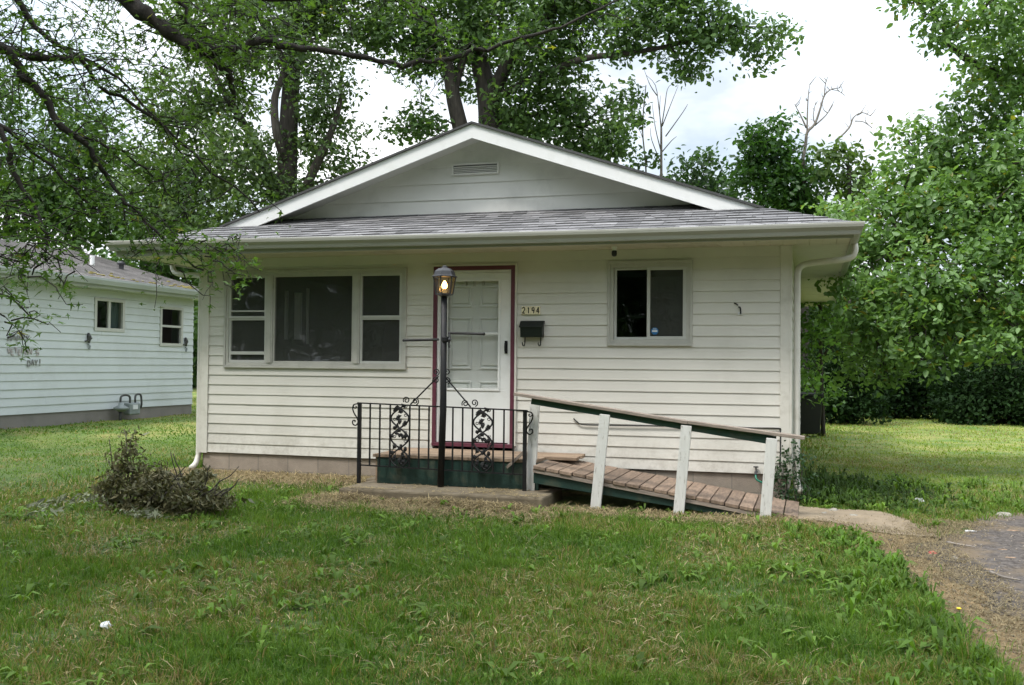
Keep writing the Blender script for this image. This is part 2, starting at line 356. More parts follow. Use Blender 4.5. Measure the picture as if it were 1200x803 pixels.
def np_mesh(name, V, F4, m, parent=None, cols=None, off=None):
    """fast mesh from numpy arrays; F4 (n,4) or (n,3) index array or list of both"""
    Fs = F4 if isinstance(F4, list) else [F4]
    V = np.asarray(V, np.float32) - (wloc(parent).astype(np.float32) if parent is not None else 0)
    me = bpy.data.meshes.new(name)
    me.vertices.add(len(V)); me.vertices.foreach_set('co', V.ravel())
    loops = np.concatenate([f.ravel() for f in Fs]).astype(np.int32)
    tot = np.concatenate([np.full(len(f), f.shape[1]) for f in Fs]).astype(np.int32)
    start = np.concatenate([[0], np.cumsum(tot)[:-1]]).astype(np.int32)
    me.loops.add(len(loops)); me.loops.foreach_set('vertex_index', loops)
    me.polygons.add(len(tot)); me.polygons.foreach_set('loop_start', start); me.polygons.foreach_set('loop_total', tot)
    me.update(calc_edges=True)
    if cols is not None:
        a = me.color_attributes.new('Col', 'FLOAT_COLOR', 'POINT')
        c = np.ones((len(V), 4), np.float32); c[:, :3] = cols; a.data.foreach_set('color', c.ravel())
    me.materials.append(m)
    o = bpy.data.objects.new(name, me); COL.objects.link(o)
    if parent is not None: o.parent = parent
    LOC[o] = wloc(parent) if parent is not None else np.zeros(3)
    return o

def vnoise(x, y, s, seed=0):
    """cheap value noise 0..1"""
    x = np.asarray(x)*s + 17.3*seed; y = np.asarray(y)*s - 9.1*seed
    xi, yi = np.floor(x), np.floor(y); fx, fy = x-xi, y-yi; fx = fx*fx*(3-2*fx); fy = fy*fy*(3-2*fy)
    def h(a, b): v = np.sin(a*127.1 + b*311.7 + seed*74.7)*43758.5453; return v-np.floor(v)
    return (h(xi, yi)*(1-fx)+h(xi+1, yi)*fx)*(1-fy) + (h(xi, yi+1)*(1-fx)+h(xi+1, yi+1)*fx)*fy
def fbm(x, y, s, seed=0): return .55*vnoise(x, y, s, seed) + .3*vnoise(x, y, s*2.1, seed+3) + .15*vnoise(x, y, s*4.3, seed+5)

# ------------------------------------------------------------------ ground
def sstep(a, b, x): t = np.clip((np.asarray(x, float)-a)/(b-a), 0, 1); return t*t*(3-2*t)
def gh(x, y):
    x = np.asarray(x, float); y = np.asarray(y, float)
    z = 0.02 + .075*sstep(-3.5, -.2, y)*(1-.75*sstep(-1, 3.2, x)) - .10*sstep(-3, -10, y)
    z = z + .13*sstep(-4, -10, x)*sstep(-3, 3, y) + .05*sstep(6, 20, y)
    z = z + .05*(fbm(x, y, .8, 2)-.5)*sstep(.3, 1.2, np.abs(y+.3))
    return z

HW = 3.66; HD = 11.0            # house half width and depth

asph_poly = np.array([(5.02,-6.2),(5.05,-4.91),(4.95,-4.33),(4.82,-3.74),(4.70,-2.6),(4.82,-1.95),(4.97,-1.55),(5.25,-.9),(5.65,-.35),(6.1,.2),(8.5,.5),(8.5,-13),(5.3,-13),(5.15,-9)])
bare_poly = np.array([(3.74,-1.15),(4.20,-2.05),(4.50,-3.55),(4.62,-4.95),(4.74,-5.6),(4.86,-6.3),(5.0,-9),(5.5,-9),(5.3,-5),(5.0,-2.2),(4.9,-1.7),(4.3,-1.3)])
path_poly = np.array([(3.70,-.30),(4.1,-.42),(4.55,-.37),(4.82,-.95),(4.95,-1.90),(4.53,-1.82),(4.04,-1.30),(3.70,-1.22)])
def inpoly(P, x, y):
    x = np.asarray(x); y = np.asarray(y); c = np.zeros(x.shape, bool); n = len(P)
    for i in range(n):
        x0, y0 = P[i]; x1, y1 = P[(i+1) % n]
        k = ((y0 > y) != (y1 > y)) & (x < (x1-x0)*(y-y0)/((y1-y0) + 1e-12)+x0); c ^= k
    return c
def pdist(P, x, y):
    """distance to polygon outline"""
    d = np.full(np.shape(x), 1e9); n = len(P)
    for i in range(n):
        a, b = P[i], P[(i+1) % n]; e = b-a; t = np.clip(((x-a[0])*e[0]+(y-a[1])*e[1])/(e@e), 0, 1)
        d = np.minimum(d, np.hypot(x-a[0]-t*e[0], y-a[1]-t*e[1]))
    return d

def ground():
    def axis(lo, hi, fine_lo, fine_hi, fs):
        f = list(np.arange(fine_lo, fine_hi, fs)); a = []; x = fine_lo; s = fs
        while x > lo: s *= 1.25; x -= s; a.append(x)
        b = []; x = fine_hi; s = fs
        while x < hi: s *= 1.25; b.append(x); x += s
        return np.array(a[::-1]+f+b+[hi])
    xs = axis(-400, 400, -12, 12, .14); ys = axis(-60, 600, -9, 12, .14)
    X, Y = np.meshgrid(xs, ys); Z = gh(X, Y)
    V = np.stack([X, Y, Z], -1).reshape(-1, 3); nx, ny = len(xs), len(ys)
    i = np.arange((nx-1)*(ny-1)); r, c = i//(nx-1), i % (nx-1); a = r*nx+c
    F = np.stack([a, a+1, a+nx+1, a+nx], 1)
    m = bpy.data.materials.new('lawn_soil'); m.use_nodes = True; t = m.node_tree; b = t.nodes['Principled BSDF']; b.inputs['Roughness'].default_value = .95
    tc = N(t, 'ShaderNodeTexCoord')
    n1 = N(t, 'ShaderNodeTexNoise'); n1.inputs['Scale'].default_value = 1.1; n1.inputs['Detail'].default_value = 8; n1.inputs['Roughness'].default_value = .65
    n2 = N(t, 'ShaderNodeTexNoise'); n2.inputs['Scale'].default_value = 40; n2.inputs['Detail'].default_value = 6
    for n in (n1, n2): t.links.new(tc.outputs['Object'], n.inputs['Vector'])
    r1 = N(t, 'ShaderNodeValToRGB'); e = r1.color_ramp.elements
    e[0].position = .35; e[0].color = (.045, .085, .014, 1); e[1].position = .72; e[1].color = (.17, .135, .055, 1)
    x1 = r1.color_ramp.elements.new(.55); x1.color = (.07, .11, .02, 1)
    r2 = N(t, 'ShaderNodeMapRange'); r2.inputs['From Min'].default_value = .3; r2.inputs['From Max'].default_value = .7; r2.inputs['To Min'].default_value = .45; r2.inputs['To Max'].default_value = 1.5
    t.links.new(n1.outputs['Fac'], r1.inputs['Fac']); t.links.new(n2.outputs['Fac'], r2.inputs['Value'])
    mm = N(t, 'ShaderNodeMix', data_type='RGBA', blend_type='MULTIPLY'); mm.inputs['Factor'].default_value = 1
    sp_ = N(t, 'ShaderNodeSeparateXYZ'); t.links.new(tc.outputs['Object'], sp_.inputs['Vector'])
    mr = N(t, 'ShaderNodeMapRange', interpolation_type='SMOOTHSTEP'); mr.inputs['From Min'].default_value = -1; mr.inputs['From Max'].default_value = 6; t.links.new(sp_.outputs['Y'], mr.inputs['Value'])
    r3 = N(t, 'ShaderNodeValToRGB'); r3.color_ramp.elements[0].color = (.10, .175, .028, 1); r3.color_ramp.elements[1].color = (.25, .25, .065, 1); r3.color_ramp.elements[0].position = .4; r3.color_ramp.elements[1].position = .62  # sunlit back and side lawn painted in as brighter, yellower soil
    t.links.new(n1.outputs['Fac'], r3.inputs['Fac']); my = N(t, 'ShaderNodeMix', data_type='RGBA'); t.links.new(mr.outputs['Result'], my.inputs['Factor']); t.links.new(r1.outputs['Color'], my.inputs['A']); t.links.new(r3.outputs['Color'], my.inputs['B'])
    t.links.new(my.outputs['Result'], mm.inputs['A']); t.links.new(r2.outputs['Result'], mm.inputs['B']); t.links.new(mm.outputs['Result'], b.inputs['Base Color'])
    bp = N(t, 'ShaderNodeBump'); bp.inputs['Strength'].default_value = .8; bp.inputs['Distance'].default_value = .03; t.links.new(n2.outputs['Fac'], bp.inputs['Height']); t.links.new(bp.outputs['Normal'], b.inputs['Normal'])
    o = np_mesh('ground', V, F, m); tag(o, kind='structure')
ground()

def sheet(name, poly, m, h, wob=.0, step=.05, seed=1):
    lo, hi = poly.min(0), poly.max(0)
    xs = np.arange(lo[0]-.1, hi[0]+.1, step); ys = np.arange(lo[1]-.1, hi[1]+.1, step)
    X, Y = np.meshgrid(xs, ys)
    wx = (fbm(X, Y, 2.5, seed)-.5)*wob*2; wy = (fbm(X, Y, 2.5, seed+9)-.5)*wob*2
    ins = inpoly(poly, X+wx, Y+wy)
    V = np.stack([X, Y, gh(X, Y)+h], -1).reshape(-1, 3); nx, ny = len(xs), len(ys)
    i = np.arange((nx-1)*(ny-1)); r, c = i//(nx-1), i % (nx-1); a = r*nx+c
    k = ins.reshape(-1); keep = k[a] & k[a+1] & k[a+nx] & k[a+nx+1]
    F = np.stack([a, a+1, a+nx+1, a+nx], 1)[keep]
    u = np.unique(F); mapv = np.zeros(len(V), int); mapv[u] = np.arange(len(u))
    o = np_mesh(name, V[u], mapv[F], m); return tag(o, kind='structure')
sheet('driveway', asph_poly, M['asphalt'], .012, .35, .035)
sheet('dirt_strip', bare_poly, M['dirt'], .008, .12, .03)
sheet('path', path_poly, M['pathc'], .02, .05, .025)

# ------------------------------------------------------------------ main house
house = thing('bungalow', (0, 0, .1), 'white sided bungalow with grey shingle roof, wide gable and maroon trimmed front door', 'house')
ZB = .345; EXPO = .1247; ZS = 2.83          # siding bottom, course height, soffit height
# openings in the front wall (x0,x1,z0,z1)
OPEN = [(-3.315, -.835, 1.46, 2.662), (1.675, 2.595, 1.757, 2.682), (-.462, .558, .45, 2.672)]

def siding(mb, x0, x1, z0, z1, expo, openings, plane, proj=.010, seed=0, seg=1.2):
    """lapped boards; plane(u, out, z) -> world point; u runs along the wall, out is distance off the wall"""
    rng = random.Random(seed); k = 0; z = z0
    def prof(t): return proj*max(0.0, 1-t)**1.15 + .002
    while z < z1-1e-4:
        zt = min(z+expo, z1)
        br = {z, zt, min(z+expo*.12, zt), min(z+expo*.5, zt)}
        for o in openings:
            for e in (o[2], o[3]):
                if z < e < zt: br.add(e)
        br = sorted(br)
        jn = [rng.uniform(x0+.4, x1-.4) for _ in range(max(1, int((x1-x0)/4)))]
        def jo(u): return .0016*(sum(u > q for q in jn) % 2)
        nseg = max(2, int((x1-x0)/seg)); jit = [rng.uniform(-.0022, .0022) for _ in range(nseg+1)]
        def jz(u): s = (u-x0)/(x1-x0)*nseg; i = min(int(s), nseg-1); return jit[i]*(1-(s-i))+jit[i+1]*(s-i)
        for a, b in zip(br[:-1], br[1:]):
            cuts = [(x0, x1)]
            for o in openings:
                if o[2] <= a+1e-6 and o[3] >= b-1e-6:
                    nc = []
                    for (p, q) in cuts:
                        if o[0] > p: nc.append((p, min(q, o[0])))
                        if o[1] < q: nc.append((max(p, o[1]), q))
                    cuts = [c for c in nc if c[1]-c[0] > 1e-4]
            for (p, q) in cuts:
                n = max(1, int((q-p)/seg)); us = sorted([p+(q-p)*i/n for i in range(n+1)]+[w_ for v_ in jn if p < v_ < q for w_ in (v_-.0015, v_)])
                for u, w in zip(us[:-1], us[1:]):
                    ya, yb = prof((a-z)/expo), prof((b-z)/expo)
                    ju, jw = jo(u+1e-6), jo(w+1e-6)
                    mb.add([plane(u, ya+ju, a+jz(u)), plane(w, ya+jw, a+jz(w)), plane(w, yb+jw, b+jz(w)), plane(u, yb+ju, b+jz(u))], [(0, 1, 2, 3)])
                    if a == z: mb.add([plane(u, 0, a+jz(u)), plane(w, 0, a+jz(w)), plane(w, ya, a+jz(w)), plane(u, ya, a+jz(u))], [(0, 1, 2, 3)])
        z = zt; k += 1
front = lambda u, o, z: (u, -o, z)
mb = MB(); siding(mb, -HW+.1, HW-.1, ZB, ZS, EXPO, OPEN, front, seed=1)
mb.build('front_siding', M['siding'], house, fixn=False)
mb = MB(); siding(mb, .1, HD, ZB, ZS, EXPO, [], lambda u, o, z: (HW+o, u, z), seed=2); mb.build('side_siding', M['siding'], house, fixn=False)
mb = MB(); siding(mb, .1, HD, ZB, ZS, EXPO, [], lambda u, o, z: (-HW-o, u, z), seed=3); mb.build('side_siding', M['siding'], house, fixn=False)
mb = MB(); mb.box(-HW, HW, HD-.1, HD, .0, ZS); mb.box(-HW, HW, .13, HD-.1, ZS+.01, ZS+.03); mb.add([(-4.4, HD, ZS), (4.2, HD, ZS), (-.1, HD, 4.4)], [(0, 1, 2)]); mb.build('rear_wall', M['siding'], house)
for s in (-1, 1):
    c = MB(); X = s*HW
    c.box(min(X, X-s*.1), max(X, X-s*.1), -.024, .0, ZB-.01, ZS); c.box(min(X, X+s*.024), max(X, X+s*.024), -.024, .1, ZB-.01, ZS)
    c.build('corner_trim', M['trim'], house, bevel=.004)
# wall core with the openings left out (dark room behind)
wc = MB(); xs = sorted({-HW, HW} | {v for o in OPEN for v in o[:2]})
for a, b in zip(xs[:-1], xs[1:]):
    mid = (a+b)/2; o = [q for q in OPEN if q[0] < mid < q[1]]
    if o: wc.box(a, b, .0, .12, ZB+.012, o[0][2]); wc.box(a, b, .0, .12, o[0][3], ZS-.002)
    else: wc.box(a, b, .0, .12, ZB+.012, ZS-.002)
wc.build('wall_core', M['trim'], house)
# foundation
f = MB()
def uvq(mb, p, uv): mb.add(p, [(0, 1, 2, 3)], [uv])
def fquad(x0, x1, y): uvq(f, [(x0, y, -.25), (x1, y, -.25), (x1, y, ZB+.01), (x0, y, ZB+.01)], [(x0+.1, -.25-.13), (x1+.1, -.25-.13), (x1+.1, ZB+.01-.13), (x0+.1, ZB+.01-.13)])
fquad(-HW+.03, HW-.03, .012)
for s in (-1, 1):
    X = s*(HW-.02); uvq(f, [(X, .012, -.25), (X, HD, -.25), (X, HD, ZB+.01), (X, .012, ZB+.01)], [(0, -.38), (HD, -.38), (HD, ZB-.13), (0, ZB-.13)])
f.build('foundation', M['block'], house, fixn=False)
# rooms behind the windows
def room(x0, x1, y1):
    r = MB(); x0, x1 = x0+.01, x1-.01
    P = lambda *q: q
    r.add([(x0,.13,.45),(x1,.13,.45),(x1,y1,.45),(x0,y1,.45)], [(0,1,2,3)]); r.add([(x0,.13,2.78),(x1,.13,2.78),(x1,y1,2.78),(x0,y1,2.78)], [(3,2,1,0)])
    r.add([(x0,.13,.45),(x0,y1,.45),(x0,y1,2.78),(x0,.13,2.78)], [(0,1,2,3)]); r.add([(x1,.13,.45),(x1,y1,.45),(x1,y1,2.78),(x1,.13,2.78)], [(3,2,1,0)])
    r.add([(x0,y1,.45),(x1,y1,.45),(x1,y1,2.78),(x0,y1,2.78)], [(0,1,2,3)])
    return r
room(-3.6, -.55, 4.2).build('room_wall', M['room'], house, fixn=False)
room(1.0, 3.6, 3.0).build('room_wall', M['room'], house, fixn=False)
for (pa, pb, q0, q1) in ((333, 337, 341, 398), (344.5, 353, 343, 398), (358.5, 361.5, 338, 403)):   # pale upright strips set inside the picture window
    A_, B_ = ony(pa, q1, .45), ony(pb, q0, .45); d = MB(); d.box(A_[0], B_[0], .45, .48, A_[2], B_[2]); d.build('inner_strip', M['white'], house)
# ---- soffit, fascia, gutter
OX0, OX1, OY = -4.50, 4.27, -.60            # roof edge in plan (outside of the fascia)
def strip_soffit():
    s = MB(); n = 66; xs = np.linspace(OX0, OX1, n)
    for i, (a, b) in enumerate(zip(xs[:-1], xs[1:])):
        g = .006
        s.add([(a, OY, ZS), (b-g, OY, ZS), (b-g, .06, ZS), (a, .06, ZS)], [(0, 1, 2, 3)])
        s.add([(b-g, OY, ZS), (b-g, .06, ZS), (b-g/2, .06, ZS+.006), (b-g/2, OY, ZS+.006)], [(0, 1, 2, 3)])
        s.add([(b, OY, ZS), (b, .06, ZS), (b-g/2, .06, ZS+.006), (b-g/2, OY, ZS+.006)], [(0, 1, 2, 3)])
    for (x0, x1) in ((OX0, -HW), (HW, OX1)):
        s.box(x0, x1, -.02, HD+.4, ZS+.008, ZS+.03)
    return s
strip_soffit().build('soffit', M['soffit'], house, fixn=False)
fz0, fz1 = ZS-.012, 2.955
f = MB(); f.box(OX0, OX1, OY-.018, OY, fz0, fz1); f.box(OX0-.018, OX0, OY-.018, HD+.4, fz0, fz1); f.box(OX1, OX1+.018, OY-.018, HD+.4, fz0, fz1)
f.build('fascia', M['gutter'], house)
# K-style gutter swept round the three visible eaves with mitred corners
def gutter():
    prof = [(.0, .12), (.0, .0), (.055, .0), (.06, .012), (.068, .04), (.098, .075), (.103, .10), (.103, .118), (.096, .122), (.092, .113), (.092, .10), (.06, .05), (.052, .012), (.006, .012)]
    xs = [OX0-.018] + list(np.linspace(OX0+.6, OX1-.6, 10)) + [OX1+.018]
    path = [(OX0-.018, HD+.4, (-1, 0))]
    secs = [((OX0-.018, HD+.4), (-1, 0))]
    pts = []
    def sag(x): t = (x-OX0)/(OX1-OX0); return .052*(1-t)**1.3 + .012*t - .012*math.sin(math.pi*t)
    rows = []
    rows.append([(OX0-.018-o, HD+.4, z+sag(OX0)) for o, z in prof])
    for i, x in enumerate(xs):
        if i == 0: rows.append([(x-o, OY-.018-o, z+sag(OX0)) for o, z in prof])
        elif i == len(xs)-1: rows.append([(x+o, OY-.018-o, z+sag(OX1)) for o, z in prof])
        else: rows.append([(x, OY-.018-o, z+sag(x)) for o, z in prof])
    rows.append([(OX1+.018+o, HD+.4, z+sag(OX1)) for o, z in prof])
    g = MB(); k = len(prof); V = [p for r in rows for p in r]
    V = [(x, y, z+2.835) for x, y, z in V]
    F = []
    for i in range(len(rows)-1):
        for j in range(k):
            a, b = i*k+j, i*k+(j+1) % k; F.append((a, b, b+k, a+k))
    g.add(V, F); return g
gutter().build('gutter', M['gutter'], house)

# ---- roof: hipped skirt, gable standing on it, main slopes
PITCHR = .315; ZE = 2.965; RX = -.1; GY = .30; ZR = 4.46       # eave height, ridge x, gable plane, ridge height
EL, ER, EF = OX0-.05, OX1+.05, OY-.05
def main_z(x): return ZR - (ZR-ZE)*(abs(x-RX)/((RX-EL) if x < RX else (ER-RX)))
def skirt_z(y): return ZE + .345*(y-EF)
def roof():
    r = MB(); T = .012
    # skirt as stepped courses clipped at the hips
    e = .135; y = EF; k = 0
    hipL = lambda y: EL + (y-EF)*1.0
    hipR = lambda y: ER - (y-EF)*1.0
    while y < GY+.42:
        y1 = y+e; z0, z1 = skirt_z(y), skirt_z(y1)
        rr = random.Random(k)
        n = 40; xs0 = np.linspace(hipL(y), hipR(y), n+1); xs1 = np.linspace(hipL(y1), hipR(y1), n+1)
        tj = [T+rr.uniform(-.004, .006) for _ in range(n)]
        for i in range(n):
            t = tj[i]
            r.add([(xs0[i], y, z0+t), (xs0[i+1], y, z0+t), (xs1[i+1], y1, z1+.002), (xs1[i], y1, z1+.002)], [(0, 1, 2, 3)],
                  [[(xs0[i], k*.13+.004), (xs0[i+1], k*.13+.004), (xs1[i+1], k*.13+.128), (xs1[i], k*.13+.128)]])
            r.add([(xs0[i], y-.001, z0-.012), (xs0[i+1], y-.001, z0-.012), (xs0[i+1], y, z0+t), (xs0[i], y, z0+t)], [(0, 1, 2, 3)], [[(0, .001)]*4])
        y = y1; k += 1
    # main slopes
    nc = 32
    for side in (-1, 1):
        ex = EL if side < 0 else ER
        for k in range(nc):
            t0, t1 = k/nc, (k+1)/nc
            x0, x1 = ex+(RX-ex)*t0, ex+(RX-ex)*t1; z0, z1 = main_z(x0), main_z(x1)
            d0 = abs(x0-ex); d1 = abs(x1-ex)
            ys0 = max(GY-.05, 0) if d0 > (GY-.05-EF) else EF+d0; ys1 = max(GY-.05, 0) if d1 > (GY-.05-EF) else EF+d1
            r.add([(x0, ys0, z0+T), (x0, HD+.4, z0+T), (x1, HD+.4, z1+.001), (x1, ys1, z1+.001)], [(0, 1, 2, 3)],
                  [[(ys0, k*.13+.004), (HD, k*.13+.004), (HD, k*.13+.128), (ys1, k*.13+.128)]])
            r.add([(x0, ys0, z0-.01), (x0, HD+.4, z0-.01), (x0, HD+.4, z0+T), (x0, ys0, z0+T)], [(0, 1, 2, 3)], [[(0, .001)]*4])
    # ridge and hip caps
    return r
roof().build('roof', M['shingle'], house, fixn=False)
# rake edge of the shingles (thin drip edge over the white rake boards)
xl, xr = EL+(GY-EF)+.0, ER-(GY-EF)
def rake_band(dz0, dz1, y0, y1, ext=0.0):
    m_ = MB(); zl, zr = main_z(xl), main_z(xr)
    for (x0, z0) in ((xl, zl), (xr, zr)):
        n = 10
        for i in range(n):
            a, b = i/n, (i+1)/n
            pa = (x0+(RX-x0)*a, z0+(ZR-z0)*a); pb = (x0+(RX-x0)*b, z0+(ZR-z0)*b)
            V = [(pa[0], y0, pa[1]+dz0), (pb[0], y0, pb[1]+dz0), (pb[0], y0, pb[1]+dz1), (pa[0], y0, pa[1]+dz1),
                 (pa[0], y1, pa[1]+dz0), (pb[0], y1, pb[1]+dz0), (pb[0], y1, pb[1]+dz1), (pa[0], y1, pa[1]+dz1)]
            m_.add(V, [(0,1,2,3),(7,6,5,4),(0,4,5,1),(3,2,6,7)] + ([(0,3,7,4)] if i == 0 else []))
    return m_
rake_band(-.012, .016, GY-.055, GY+.30).build('rake_shingle_edge', M['shingle'], house)
rake_band(-.185, -.014, GY-.03, GY-.002).build('rake_board', M['white'], house)
rake_band(-.135, -.118, GY-.001, GY+.36).build('rake_soffit', M['gable'], house)
# gable wall with wide boards
GW = GY+.36
def gable():
    g = MB(); z = skirt_z(GW)-.03; k = 0; e = .205
    while z < ZR-.16:
        zt = min(z+e, ZR-.125)
        def xr_(zz):
            t = (ZR-.12-zz)/(ZR-ZE); return RX-(RX-EL)*t, RX+(ER-RX)*t
        a0, b0 = xr_(z); a1, b1 = xr_(zt)
        g.add([(a0, GW-.018, z), (b0, GW-.018, z), (b1, GW-.003, zt), (a1, GW-.003, zt)], [(0, 1, 2, 3)])
        g.add([(a0, GW, z), (b0, GW, z), (b0, GW-.018, z), (a0, GW-.018, z)], [(0, 1, 2, 3)])
        z = zt; k += 1
    return g
gable().build('gable_siding', M['gable'], house, fixn=False)
vp0, vp1 = ony(530, 206, GW-.02), ony(585, 190, GW-.02)
v = MB(); v.rect(vp0[0], vp1[0], vp0[2], vp1[2], .02, GW-.046, GW-.005)
for i in range(4):
    zz = vp0[2]+.03+(vp1[2]-vp0[2]-.06)*(i+.15)/4
    v.add([(vp0[0]+.02, GW-.042, zz), (vp1[0]-.02, GW-.042, zz), (vp1[0]-.02, GW-.023, zz+.016), (vp0[0]+.02, GW-.023, zz+.016),
           (vp0[0]+.02, GW-.040, zz-.005), (vp1[0]-.02, GW-.040, zz-.005), (vp1[0]-.02, GW-.0225, zz+.011), (vp0[0]+.02, GW-.0225, zz+.011)], [(0,1,2,3),(7,6,5,4),(0,4,5,1)])
gv = v.build('gable_vent', M['gable'], house)
v = MB(); v.add([(vp0[0]+.02, GW-.0215, vp0[2]+.02), (vp1[0]-.02, GW-.0215, vp0[2]+.02), (vp1[0]-.02, GW-.0215, vp1[2]-.02), (vp0[0]+.02, GW-.0215, vp1[2]-.02)], [(0, 1, 2, 3)]); v.build('vent_screen', M['dark'], gv, fixn=False)

# ---- downspouts
def downspout(pts, w=.075, d=.055):
    m_ = MB(); pts = [np.array(p, float) for p in pts]
    m_.tube(pts, .036, 10); return m_
def smooth_path(P, n=6):
    P = [np.array(p, float) for p in P]; out = []
    for i in range(len(P)-1):
        p0 = P[max(i-1, 0)]; p1 = P[i]; p2 = P[i+1]; p3 = P[min(i+2, len(P)-1)]
        for k in range(n):
            t = k/n; out.append(.5*((2*p1)+(-p0+p2)*t+(2*p0-5*p1+4*p2-p3)*t*t+(-p0+3*p1-3*p2+p3)*t**3))
    out.append(P[-1]); return out
xr_d = HW+.075
pR = smooth_path([(OX1+.06, .18, 2.85), (OX1+.06, .18, 2.76), (OX1-.02, .18, 2.69), (HW+.2, .14, 2.645), (xr_d+.02, .09, 2.59), (xr_d, .07, 2.50)], 5) + [(xr_d, .07, 1.5), (xr_d, .07, .42)] + smooth_path([(xr_d, .07, .36), (xr_d+.01, .03, .24), (xr_d+.05, -.08, .18)], 3)
downspout(pR).build('downspout', M['trim'], house, smooth=True)
xl_d = -HW-.075
pL = smooth_path([(OX0-.02, .55, 2.87), (OX0-.02, .55, 2.78), (OX0+.10, .5, 2.70), (-HW-.3, .3, 2.655), (xl_d-.02, .1, 2.60), (xl_d, .06, 2.50)], 5) + [(xl_d, .06, 1.5), (xl_d, .06, .36)] + smooth_path([(xl_d, .06, .3), (xl_d, .0, .19), (xl_d, -.10, .14)], 3)
downspout(pL).build('downspout', M['trim'], house, smooth=True)

# ---- windows
def wx(x, y): p = ony(x, y, -.02); return p[0], p[2]
def X_(x, y=370): return ony(x, y, -.02)[0]
def pane(x0, x1, z0, z1, y, m, parent):
    q = MB(); q.add([(x0, y, z0), (x1, y, z0), (x1, y, z1), (x0, y, z1)], [(0, 1, 2, 3)]); return q.build('pane', m, parent, fixn=False)
# picture window
o = OPEN[0]
w = MB(); w.rect(o[0]-.02, o[1]+.02, o[2]-.025, o[3]+.01, .03, -.034, .0)
w.rect(o[0]+.01, o[1]-.01, o[2]+.006, o[3]-.02, .035, -.022, .08)
XM1, XM2, XM3, XM4 = X_(312), X_(319.5), X_(414), X_(421.5)
w.box(XM1, XM2, -.03, .08, o[2]+.041, o[3]-.055); w.box(XM3, XM4, -.03, .08, o[2]+.041, o[3]-.055)
w.box(XM1+.02, XM2-.02, -.038, -.03, o[2]+.041, o[3]-.055); w.box(XM3+.02, XM4-.02, -.038, -.03, o[2]+.041, o[3]-.055)
pw = w.build('picture_window', M['frame'], house, bevel=.002); tag(pw, 'wide three part picture window with screened side sashes')
zt, zb = o[3]-.056, o[2]+.042; zm = (ony(290, 372.5, -.02)[2])
cz = MB(); cz.rect(XM2+.001, XM3-.001, zb, zt, .022, -.014, .02); sc_ = cz.build('sash', M['frame'], pw, bevel=.002)
pane(XM2+.02, XM3-.02, zb+.02, zt-.02, .01, M['glass'], pw)
for k, (a, b) in enumerate(((o[0]+.046, XM1-.001), (XM4+.001, o[1]-.046))):
    s = MB(); s.rect(a, b, zm-.01, zt, .028, -.018, .012, wb=.03); s.rect(a, b, zb, zm-.012, .028, -.01, .02, wb=.03, wt=.02)
    if k == 0:
        s.box(a+.028, b-.028, -.012, .006, zm+.075, zm+.095); s.box(a+.028, b-.028, -.014, .006, zb+.10, zb+.14)
    s.build('sash', M['sash'], pw, bevel=.002)
    pane(a+.02, b-.02, zm, zt-.02, .004, M['glass'], pw); pane(a+.02, b-.02, zb+.02, zm-.02, .012, M['glass'], pw)
# sliding window
o = OPEN[1]
w = MB(); w.rect(o[0]-.02, o[1]+.02, o[2]-.025, o[3]+.012, .03, -.034, .0); w.rect(o[0]+.01, o[1]-.01, o[2]+.006, o[3]-.018, .04, -.02, .08)
sw = w.build('sliding_window', M['frame'], house, bevel=.002); tag(sw, 'two pane sliding window right of the mailbox')
a, b, zb, zt = o[0]+.051, o[1]-.051, o[2]+.047, o[3]-.059; mX = X_(760, 355)
s = MB(); s.rect(a, mX+.02, zb, zt, .028, .016, .04); s.build('sash', M['sash'], sw, bevel=.002)
s = MB(); s.rect(mX-.02, b, zb, zt, .036, -.014, .014); s.build('sash', M['sash'], sw, bevel=.002)
pane(a+.02, mX, zb+.02, zt-.02, .03, M['glassc'], sw); pane(mX+.005, b-.02, zb+.02, zt-.02, .004, M['glass'], sw)
sx, sz = wx(767, 388)
st = MB(); st.prism([(sx+.042*math.cos(math.pi*(k+.5)/4), sz+.042*math.sin(math.pi*(k+.5)/4)) for k in range(8)], 'y', -.0005, .0025); stk = st.build('sticker', M['stickb'], sw)
st = MB(); st.box(sx-.03, sx+.03, -.002, -.0008, sz-.010, sz+.010); st.box(sx-.018, sx+.018, -.002, -.0008, sz+.020, sz+.026); st.build('sticker_band', M['paper'], stk)

# ---- front door
o = OPEN[2]; DS = .575
t = MB(); t.rect(o[0]-.022, o[1]+.022, DS-.02, o[3]+.02, .022, -.036, -.0, wb=.001); t.build('door_channel', M['trim'], house)
t = MB(); t.box(o[0], o[0]+.048, -.042, .02, DS, o[3]-.048); t.box(o[1]-.048, o[1], -.042, .02, DS, o[3]-.048); t.box(o[0], o[1], -.042, .02, o[3]-.048, o[3])
t.box(o[0], o[1], -.05, .1, DS-.045, DS); t.build('door_trim', M['maroon'], house, bevel=.003)
a, b = o[0]+.049, o[1]-.049; zt = o[3]-.049
t = MB(); t.box(a, a+.028, -.02, .12, DS, zt); t.box(b-.028, b, -.02, .12, DS, zt); t.box(a+.028, b-.028, -.02, .12, zt-.03, zt); t.build('door_jamb', M['doorw'], house)
a += .030; b -= .030; zt -= .032; z0 = DS+.012
gx0, gx1 = X_(524), X_(584.5); gz1, gz0 = ony(555, 329, -.02)[2], ony(555, 456, -.02)[2]; gm = ony(565, 391, -.02)[2]
t = MB(); t.box(a, b, -.012, .018, z0, gz0); t.box(a, b, -.012, .018, gz1, zt); t.box(a, gx0, -.012, .018, gz0, gz1); t.box(gx1, b, -.012, .018, gz0, gz1)
sd_ = t.build('storm_door', M['doorw'], house, bevel=.003); tag(sd_, 'white storm door with tall two part glass')
